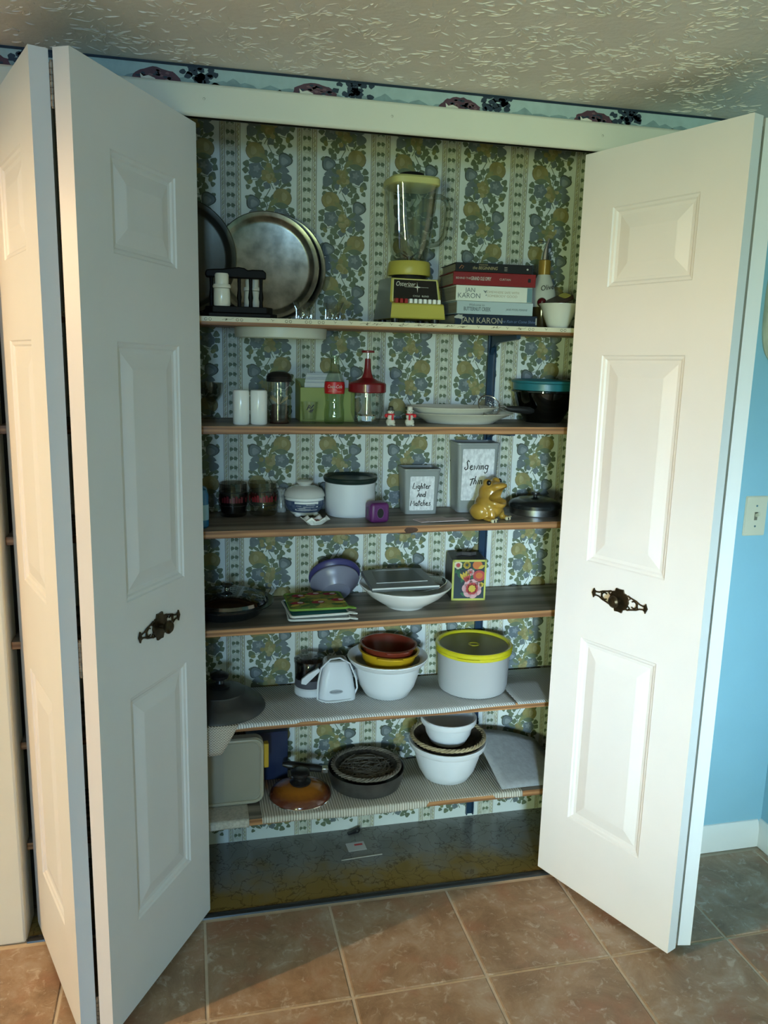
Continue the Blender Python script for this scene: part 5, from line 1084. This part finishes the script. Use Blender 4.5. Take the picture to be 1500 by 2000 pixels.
# ================================================================== SHELF 5
def stripe_material(name, c1, c2, scale, axis='X', rough=0.8, rot=0.0):
    m, N, L, P = nt(name); P.inputs['Roughness'].default_value = rough
    tc = N.new('ShaderNodeTexCoord'); mp = N.new('ShaderNodeMapping'); mp.inputs['Rotation'].default_value = (0, 0, rot); L.new(tc.outputs['Object'], mp.inputs['Vector'])
    wv = N.new('ShaderNodeTexWave'); wv.bands_direction = axis; wv.inputs['Scale'].default_value = scale; wv.inputs['Distortion'].default_value = 0.6; wv.inputs['Detail'].default_value = 1
    L.new(mp.outputs[0], wv.inputs['Vector']); cr = N.new('ShaderNodeValToRGB'); cr.color_ramp.elements[0].color = (*c1, 1); cr.color_ramp.elements[1].color = (*c2, 1); cr.color_ramp.elements[0].position = 0.15; cr.color_ramp.elements[1].position = 0.55
    L.new(wv.outputs['Fac'], cr.inputs['Fac']); L.new(cr.outputs['Color'], P.inputs['Base Color'])
    b = N.new('ShaderNodeBump'); b.inputs['Strength'].default_value = 0.5; b.inputs['Distance'].default_value = 0.002; L.new(wv.outputs['Fac'], b.inputs['Height']); L.new(b.outputs['Normal'], P.inputs['Normal'])
    return m
RIBBED = stripe_material('ribbed_liner', (0.26, 0.27, 0.28), (0.66, 0.66, 0.66), 48, 'X', rot=-0.35)
def sheet(name, label, mat, x0, x1, yfront, yback, zfun, dropfun, nx=60, group=None, th=0.0016):
    """a liner lying on a shelf whose front edge hangs over by dropfun(x)"""
    b = MB(); vs_ = []; fs = []; rows = 9
    for i in range(nx+1):
        x = x0+(x1-x0)*i/nx; z0 = zfun(x); yf = yfront(x)-0.0022; dr = dropfun(x)
        vs_ += [(x, yback, z0), (x, (yback+yf)/2, z0), (x, yf+0.03, z0), (x, yf+0.008, z0+0.0002), (x, yf+0.002, z0-0.0005), (x, yf, z0-0.003), (x, yf-0.0015, z0-0.003-dr*0.4), (x, yf-0.002, z0-0.003-dr*0.75), (x, yf-0.0016, z0-0.003-dr)]
    for i in range(nx):
        for k in range(rows-1): a = i*rows+k; fs.append((a, a+1, a+rows+1, a+rows))
    b.add(vs_, fs); o = b.build(name, mat, smooth=60)
    md = o.modifiers.new('solid', 'SOLIDIFY'); md.thickness = th; md.offset = 0
    return tag(o, label, 'shelf liner', group or 'shelf liners')
L5 = 0.0022
def z5(x): return S5+0.0008-0.002*(x-XL)/(XR-XL)+0.0011
def yf5(x): return 0.066+0.008*(x-XL)/(XR-XL)
def d5(x):
    d = 0.004+0.0025*math.sin(x*17)+0.003*max(0, math.sin(x*9+1.1))
    if 0.41 < x < 0.475: d = 0.0005
    if x < 0.40: d += 0.008*(0.40-x)/0.2
    return max(0.0004, d)
sheet('shelf_liner', 'ribbed white non-slip liner covering the shelf under the yellow-lidded tub', RIBBED, 0.195, 1.055, yf5, D-0.02, z5, d5)
sheet('shelf_liner', 'short piece of ribbed white liner at the shelf end beside the yellow-lidded tub', RIBBED, 1.062, 1.30, yf5, D-0.02, z5, lambda x: 0.001, 12)
def weave():
    m, N, L, P = nt('open_mesh_liner'); P.inputs['Roughness'].default_value = 0.8
    tc = N.new('ShaderNodeTexCoord'); ck = N.new('ShaderNodeTexBrick'); ck.inputs['Scale'].default_value = 70; ck.inputs['Color1'].default_value = (0.07, 0.05, 0.03, 1); ck.inputs['Color2'].default_value = (0.10, 0.07, 0.05, 1); ck.inputs['Mortar'].default_value = (0.58, 0.52, 0.44, 1); ck.inputs['Mortar Size'].default_value = 0.075
    mp = N.new('ShaderNodeMapping'); mp.inputs['Rotation'].default_value = (PI/2, 0.4, 0); L.new(tc.outputs['Object'], mp.inputs['Vector']); L.new(mp.outputs[0], ck.inputs['Vector']); L.new(ck.outputs['Color'], P.inputs['Base Color'])
    return m
b = MB(); vs_ = []; 
for i in range(9):
    for k in range(7): u, v = i/8, k/6; vs_.append((0.060+0.195*u-0.045*v*u, 0.0605-0.004*math.sin(v*2.5)-0.002*u, S5+0.0035-v*(0.082-0.012*abs(u-0.75)) ))
fs = [(i*7+k, i*7+k+1, (i+1)*7+k+1, (i+1)*7+k) for i in range(8) for k in range(6)]
b.add(vs_, fs); b.add([(0.060, 0.0605, S5+0.0035), (0.255, 0.0585, S5+0.0035), (0.255, 0.10, S5+0.0035), (0.060, 0.10, S5+0.0035)], [(0, 1, 2, 3)])
tag(b.build('shelf_liner', weave(), smooth=60, solid=0.001), 'loose flap of open mesh liner hanging over the shelf edge above the beige carrier', 'shelf liner', 'shelf liners')
LT = L5
t = thing('wok_lid', 'large dark domed wok lid lying on the ribbed liner', 'lid', (0.212, 0.190, S5+LT+0.0005))
DKMET = M('dark_anodised', (0.075, 0.078, 0.078), 0.38, 0.6, var=0.2, scale=10)
lathe('dome', [(0.1245, 0.0), (0.126, 0.002), (0.122, 0.010), (0.100, 0.030), (0.072, 0.046), (0.070, 0.050), (0.062, 0.052), (0.040, 0.058), (0, 0.061)], DKMET, t, 72, solid=0.0015)
lathe('handle', [(0, 0.061), (0.028, 0.062), (0.030, 0.066), (0.012, 0.072), (0.010, 0.080), (0.024, 0.088), (0.026, 0.096), (0.016, 0.102), (0, 0.103)], BLACK, t, 32)
# food chopper
t = thing('food_chopper', 'small white electric food chopper with its cord wrapped round it', 'food chopper', (0.520, 0.225, S5+LT), 0.0)
CHW = M('appliance_white', (0.60, 0.63, 0.68), 0.35, var=0.03)
bo = MB(); 
lo = rrect(0.112, 0.082, 0.022, 4); mid = rrect(0.094, 0.074, 0.02, 4); hi = rrect(0.070, 0.060, 0.018, 4); n = len(lo)
rows = [(lo, 0, 0), (lo, 0.010, 0), ([(x*1.0, y) for x, y in lo], 0.014, 0), (mid, 0.070, 0.002), (hi, 0.108, 0.006), ([(x*0.9, y*0.9) for x, y in hi], 0.113, 0.007)]
vs_ = [(x+0.025, y-0.018+o_, z) for p, z, o_ in rows for x, y in p]; fs = [(k*n+i, k*n+(i+1) % n, (k+1)*n+(i+1) % n, (k+1)*n+i) for k in range(len(rows)-1) for i in range(n)]+[tuple(range(n-1, -1, -1)), tuple(range((len(rows)-1)*n, len(rows)*n))]
bo.add(vs_, fs); hs = bo.build('motor_housing', CHW, t, smooth=40)
MB().prism([(x*0.72, y*0.72) for x, y in hi], 0, 0.003, T=TR(0.025, -0.011, 0.1125)).build('switch_pad', M('pad_grey', (0.22, 0.22, 0.20), 0.5), t, bevel=0.001)
bd_ = MB().prism([(0.020*math.cos(a), 0.0062*math.sin(a)) for a in [2*PI*i/24 for i in range(24)]], 0, 0.0008, T=TR(0.020, -0.0583, 0.030) @ RX(PI/2-0.07)).build('badge', M('badge_grey', (0.30, 0.32, 0.36), 0.4), t, smooth=0)
text('lettering', 'BLACK&DECKER', 0.0048, INK, bd_, TR(0.020, -0.0594, 0.030) @ RX(PI/2-0.07), sx=0.9)
lathe('bowl_base', [(0, 0), (0.044, 0), (0.047, 0.004), (0.047, 0.022), (0.044, 0.026), (0, 0.026)], CHW, t, 40).location = (-0.044, 0.022, 0)
lathe('work_bowl', [(0.043, 0.026), (0.0445, 0.030), (0.046, 0.100), (0.044, 0.104), (0.044, 0.030)], GLASS('clear_smoke_plastic', (0.62, 0.62, 0.66), 0.08), t, 40).location = (-0.044, 0.022, 0)
lathe('bowl_lid', [(0.048, 0.098), (0.048, 0.106), (0.040, 0.112), (0, 0.114)], GLASS('lid_grey_plastic', (0.50, 0.50, 0.52), 0.1), t, 40).location = (-0.044, 0.022, 0)
lathe('dark_ring', [(0.0448, 0.0265), (0.0455, 0.034), (0.0450, 0.050)], M('smoke_ring', (0.08, 0.08, 0.10), 0.3), t, 40).location = (-0.044, 0.022, 0)
MB().tube([(-0.012, -0.066, 0.004), (-0.034, -0.055, 0.010), (-0.032, -0.052, 0.060), (-0.022, -0.045, 0.100), (0.006, -0.034, 0.121), (0.035, -0.030, 0.122), (0.064, -0.032, 0.104), (0.082, -0.036, 0.060), (0.086, -0.038, 0.030), (0.076, -0.045, 0.012), (0.060, -0.060, 0.004), (0.02, -0.066, 0.003), (-0.012, -0.066, 0.004)], 0.0026, 8).build('cord', CHW, t)
MB().prism([(-0.060, -0.010), (-0.046, -0.014), (-0.004, 0.026), (-0.010, 0.034), (-0.040, 0.018), (-0.058, 0.004)], -0.004, 0.004, T=TR(-0.020, -0.042, 0.066) @ FRONT).build('chute', CHW, t, bevel=0.001)
# white handled bowl nested with mustard and brown bowls
t = thing('mixing_bowl', 'white plastic mixing bowl with wide rim holding brown and mustard bowls', 'bowl', (0.700, 0.206, S5+LT))
lathe('bowl', [(0, 0.003), (0.060, 0), (0.066, 0.003), (0.082, 0.030), (0.094, 0.070), (0.099, 0.098), (0.108, 0.100), (0.112, 0.104), (0.119, 0.116), (0.118, 0.119), (0.106, 0.117), (0.096, 0.108), (0.090, 0.070), (0.078, 0.032), (0.062, 0.006), (0, 0.006)], WPLAST, t, 64)
def nest_bowl(z, r, h, mat, label, tilt, tabs, dx=0):
    t = thing('salad_bowl', label, 'bowl', (0.700+dx, 0.206, S5+LT+z), 0, group='coloured bowls nested in the white bowl')
    T = RY(tilt)
    MB().lathe([(0, 0.002), (r*0.5, 0), (r*0.62, 0.004), (r*0.86, h*0.55), (r*0.93, h*0.90), (r, h*0.93), (r*1.02, h), (r*0.95, h), (r*0.90, h*0.90), (r*0.82, h*0.5), (r*0.58, 0.007), (0, 0.005)], 56, T=T).build('bowl', mat, t)
    for a in tabs:
        pts = arc(0, 0, r*1.01, a-0.45, a+0.45, 8)+arc(0, 0, r*1.09, a+0.38, a-0.38, 8)
        MB().prism(pts, h*0.91, h*0.99, T=T).build('rim_tab', mat, t, bevel=0.001)
nest_bowl(0.072, 0.089, 0.066, M('mustard_plastic', (0.50, 0.30, 0.012), 0.3, var=0.05), 'mustard yellow bowl nested between white and brown bowls', 0.05, (-PI/2-0.2, PI/2))
nest_bowl(0.090, 0.083, 0.066, M('brick_brown_plastic', (0.16, 0.025, 0.012), 0.25, var=0.08), 'brick brown bowl nested on top of the mustard bowl', 0.03, (-PI/2+0.1, PI/2))
# grey tub with yellow lid
t = thing('storage_tub', 'large round grey tub with bright yellow press-on lid', 'tub', (0.967, 0.2035, S5+LT))
lathe('tub', [(0, 0.002), (0.095, 0), (0.101, 0.004), (0.105, 0.020), (0.109, 0.118), (0.112, 0.124), (0.112, 0.128), (0, 0.128)], M('grey_tub', (0.40, 0.41, 0.42), 0.45, var=0.03), t, 72)
YL = M('lid_yellow', (0.52, 0.46, 0.015), 0.3, var=0.04)
lathe('lid', [(0.1085, 0.118), (0.1145, 0.120), (0.1150, 0.126), (0.1140, 0.128), (0.1165, 0.131), (0.1165, 0.139), (0.1135, 0.143), (0.1075, 0.142), (0.1045, 0.136), (0.098, 0.135), (0, 0.135)], YL, t, 72)
lathe('lid_panel', [(0, 0.1356), (0.100, 0.1356), (0.1035, 0.1362)], M('lid_olive', (0.17, 0.15, 0.012), 0.45, var=0.1), t, 64)
MB().prism(arc(0, 0, 0.1155, -2.35, -1.75, 10)+arc(0, 0, 0.121, -1.77, -2.33, 10), 0.124, 0.130).build('lid_tab', YL, t, bevel=0.001)
for r_ in (0.012, 0.016): MB().tube([(r_*math.cos(a), r_*math.sin(a), 0.1361) for a in [2*PI*i/28 for i in range(28)]], 0.0007, 5, closed=True).build('lid_ring', YL, t)

# ================================================================== SHELF 6
KNIT = stripe_material('knit_liner', (0.26, 0.235, 0.19), (0.52, 0.49, 0.42), 42, 'X'); KNIT2 = M('pebbled_liner', (0.46, 0.44, 0.38), 0.85, var=0.25, scale=150, bump=0.5, bscale=200)
yf6 = lambda x: 0.062
sheet('shelf_liner', 'cream knit liner under the orange lid and frying pan', KNIT, 0.318, 1.09, yf6, D-0.02, lambda x: S6+0.0011, lambda x: 0.016+0.004*math.sin(x*11+1)-(0.0158 if 0.79 < x < 1.0 else 0)-(0.004 if x >= 1.0 else 0), 90)
sheet('shelf_liner', 'pebbled cream liner under the beige carrier', KNIT2, 0.02, 0.282, yf6, D-0.02, lambda x: S6+0.0011, lambda x: 0.020+0.003*math.sin(x*20), 24)
# folded-up corner of liner
FOLD = M('grey_liner', (0.30, 0.31, 0.32), 0.85, var=0.15, scale=60, bump=0.4, bscale=150)
b = MB(); rows_ = 9; vs_ = []
for i in range(rows_):
    for k in range(rows_):
        u, v = i/8, k/8; x = 1.03+0.22*u; y = 0.075+0.20*v; z = S6+0.004+0.10*v*(1-0.55*u)+0.012*math.sin(u*3)*v+0.001*u*(1-v)
        vs_.append((x-0.03*v, y, z))
b.add(vs_, [(i*rows_+k, i*rows_+k+1, (i+1)*rows_+k+1, (i+1)*rows_+k) for i in range(8) for k in range(8)])
tag(b.build('shelf_liner', FOLD, smooth=60, solid=0.0016), 'grey liner sheet folded up against the shelf corner beside the white bowls', 'shelf liner', 'shelf liners')
LT = 0.0022
t = thing('cake_carrier', 'beige rounded cake carrier standing on its side next to the folded door', 'carrier', (0.205, 0.150, S6+LT), 0.0)
BEIGE = M('beige_plastic', (0.34, 0.315, 0.24), 0.4, var=0.05)
pr = rrect(0.250, 0.200, 0.026, 6); T = TR(0, 0, 0.1005) @ FRONT
b = MB(); b.prism(pr, -0.022, 0.008, T=T); b.build('shell', BEIGE, t, bevel=0.003)
rim = MB(); n = len(pr); rim.tube([(x*0.955, y*0.945, 0.009) for x, y in pr], 0.0050, 8, T=T, closed=True); rim.build('rim', BEIGE, t)
MB().prism([(x*0.90, y*0.88) for x, y in pr], 0.008, 0.0095, T=T).build('panel', M('beige_plastic_dull', (0.27, 0.255, 0.20), 0.5, var=0.08), t, bevel=0.002)
MB().box(0.1255, 0.139, -0.006, 0.016, 0.105, 0.178).build('latch', M('yellow_latch', (0.42, 0.27, 0.02), 0.4), t, bevel=0.002)
NB = M('navy_card', (0.012, 0.022, 0.065), 0.4, var=0.15)
t = thing('navy_box', 'dark navy cardboard box behind the beige carrier', 'box', (0.350, 0.285, S6+LT))
MB().box(-0.062, 0.062, -0.022, 0.022, 0, 0.150).build('carton', NB, t, bevel=0.001); MB().box(-0.0625, 0.0625, -0.0225, 0.0225, 0.150, 0.154).build('flap', NB, t, bevel=0.0006)
t = thing('enamel_lid', 'orange-brown enamel pot lid with black knob', 'lid', (0.437, 0.162, S6+LT))
def two_tone():
    m, N, L, P = nt('orange_brown_enamel'); P.inputs['Roughness'].default_value = 0.15; P.inputs['Coat Weight'].default_value = 0.4
    tc = N.new('ShaderNodeTexCoord'); sx = N.new('ShaderNodeSeparateXYZ'); L.new(tc.outputs['Object'], sx.inputs[0]); no = N.new('ShaderNodeTexNoise'); no.inputs['Scale'].default_value = 14
    ma = N.new('ShaderNodeMath'); ma.operation = 'MULTIPLY_ADD'; ma.inputs[1].default_value = 0.006; L.new(no.outputs['Fac'], ma.inputs[0]); L.new(sx.outputs['Z'], ma.inputs[2])
    mr = N.new('ShaderNodeMapRange'); mr.inputs['From Min'].default_value = 0.020; mr.inputs['From Max'].default_value = 0.034; L.new(ma.outputs[0], mr.inputs['Value'])
    cr = N.new('ShaderNodeValToRGB'); cr.color_ramp.elements[0].color = (0.10, 0.025, 0.012, 1); cr.color_ramp.elements[1].color = (0.34, 0.12, 0.015, 1); L.new(mr.outputs[0], cr.inputs['Fac']); L.new(cr.outputs['Color'], P.inputs['Base Color'])
    return m
lathe('dome', [(0.088, 0.0), (0.090, 0.003), (0.089, 0.008), (0.084, 0.016), (0.070, 0.024), (0.045, 0.034), (0.030, 0.038), (0, 0.040)], two_tone(), t, 64)
lathe('rim', [(0.0865, 0.001), (0.0905, 0.000), (0.0912, 0.0025), (0.0895, 0.004)], CHROME, t, 64)
lathe('knob', [(0, 0.040), (0.030, 0.039), (0.031, 0.043), (0.018, 0.050), (0.019, 0.058), (0.027, 0.066), (0.027, 0.074), (0.020, 0.079), (0, 0.080)], BLACK, t, 36)
t = thing('frying_pan', 'grey metal frying pan with black handle holding a wicker plate holder', 'frying pan', (0.640, 0.197, S6+LT), -0.09)
PANM = M('pan_metal', (0.15, 0.15, 0.145), 0.35, 0.8, var=0.3, scale=25)
lathe('pan', [(0, 0.002), (0.098, 0), (0.105, 0.004), (0.112, 0.030), (0.1155, 0.052), (0.1165, 0.054), (0.1135, 0.053), (0.109, 0.030), (0.102, 0.007), (0, 0.006)], PANM, t, 72)
b = MB(); b.box(-0.020, 0.0, -0.011, 0.011, -0.006, 0.010, T=TR(-0.114, 0.0, 0.046)); b.build('ferrule', STEEL, t, bevel=0.002)
MB().tube([(-0.134, 0, 0.049), (-0.150, 0, 0.053), (-0.200, 0, 0.062), (-0.235, 0, 0.069), (-0.250, 0, 0.071)], [0.010, 0.012, 0.0125, 0.0115, 0.006], 12, flat=0.75).build('handle', BLACK, t)
def wicker(name, loc, r, h, mat, rim_mat, label, dark=False):
    t = thing(name, label, 'basket', loc, 0, group='woven paper-plate holders')
    lathe('basket', [(0, 0.002), (r*0.70, 0.0), (r*0.80, 0.006), (r*0.97, h-0.006), (r, h-0.003), (r*0.95, h-0.004), (r*0.77, 0.009), (0, 0.006)], mat, t, 64)
    for s in range(3):
        pts = []
        for i in range(180):
            a = 2*PI*i/180; q = a*16+s*2*PI/3; pts.append(((r+0.0042*math.cos(q))*math.cos(a), (r+0.0042*math.cos(q))*math.sin(a), h+0.0032*math.sin(q)))
        MB().tube(pts, 0.0031, 5, closed=True).build('rim_strand', rim_mat, t)
    return t
DKW = M('dark_wicker', (0.045, 0.038, 0.028), 0.7, var=0.6, scale=60, bump=0.8, bscale=140); DKW2 = M('dark_wicker_rim', (0.16, 0.14, 0.11), 0.7, var=0.4, scale=50); LTW = M('straw_rim', (0.42, 0.34, 0.20), 0.7, var=0.4, scale=50); MDW = M('brown_wicker', (0.05, 0.033, 0.018), 0.7, var=0.5, scale=60, bump=0.8, bscale=140)
wk1 = wicker('plate_holder', (0.640, 0.197, S6+LT+0.0300), 0.0995, 0.030, DKW, DKW2, 'dark woven plate holder lying in the frying pan')
# bundle of fibres on the dark holder
b = MB(); rk = random.Random(5)
for k in range(150):
    a = rk.uniform(-0.6, 0.6)+(0 if k % 3 else 1.2); r_ = rk.uniform(-0.075, 0.075); ln = math.sqrt(max(0, 0.086**2-r_*r_))*rk.uniform(0.5, 1.0); nx, ny = -math.sin(a), math.cos(a); z = 0.012+rk.uniform(0, 0.010)
    b.tube([(nx*r_-math.cos(a)*ln, ny*r_-math.sin(a)*ln, z), (nx*r_*1.05, ny*r_*1.05, z+0.004), (nx*r_+math.cos(a)*ln, ny*r_+math.sin(a)*ln, z)], 0.0011, 4)
b.build('weave_strands', DKW2, wk1)['kind'] = 'stuff'
t = thing('mixing_bowl', 'large white mixing bowl on the lowest shelf under a straw-rimmed plate holder', 'bowl', (0.893, 0.194, S6+LT))
lathe('bowl', [(0, 0.003), (0.064, 0), (0.070, 0.003), (0.086, 0.030), (0.099, 0.072), (0.104, 0.098), (0.113, 0.100), (0.1165, 0.105), (0.119, 0.117), (0.117, 0.120), (0.108, 0.118), (0.099, 0.108), (0.094, 0.070), (0.082, 0.032), (0.066, 0.007), (0, 0.006)], WPLAST, t, 64)
wicker('plate_holder', (0.893, 0.194, S6+LT+0.1000), 0.1105, 0.034, MDW, LTW, 'straw-rimmed woven plate holder lying in the large white bowl')
t = thing('small_bowl', 'smaller white bowl nested on top of the straw-rimmed plate holder', 'bowl', (0.893, 0.192, S6+LT+0.1150))
lathe('bowl', [(0, 0.003), (0.048, 0), (0.054, 0.003), (0.068, 0.030), (0.074, 0.060), (0.082, 0.062), (0.085, 0.068), (0.085, 0.080), (0.083, 0.082), (0.076, 0.080), (0.070, 0.062), (0.064, 0.032), (0.050, 0.007), (0, 0.006)], WPLAST, t, 56)

# ================================================================== CLOSET FLOOR
t = thing('paper_card', 'small white folded card with red print on the closet floor', 'card', (0.622, 0.232, 0.0), 0.05)
MB().box(-0.029, 0.029, -0.022, 0.022, 0, 0.0006).build('card', CARD, t, smooth=0); o = MB().box(-0.004, 0.022, 0.004, 0.012, 0.0006, 0.0010).build('red_print', RED, t, smooth=0)
o = MB().tube([(-0.064, -0.003, 0.0017), (0, 0.001, 0.0017), (0.064, 0.004, 0.0017)], 0.0016, 6).build('drinking_straw', M('pale_stick', (0.42, 0.42, 0.38), 0.5)); o.location = (0.628, 0.172, 0); tag(o, 'thin pale stick lying on the closet floor in front of the card', 'stick')
t = thing('clothes_clip', 'small black clip lying on the closet floor against the back wall', 'clip', (0.628, 0.305, 0.0), 0.2)
b = MB(); b.prism([(-0.020, 0), (0.016, 0), (0.022, 0.008), (0.020, 0.015), (0.008, 0.012), (-0.006, 0.007), (-0.020, 0.005)], -0.006, 0.006, T=FRONT); b.build('clip_body', BLACK, t, bevel=0.001)
MB().tube([(0.010, -0.007, 0.009), (0.010, 0.007, 0.009)], 0.0035, 8).build('clip_spring', STEEL, t)
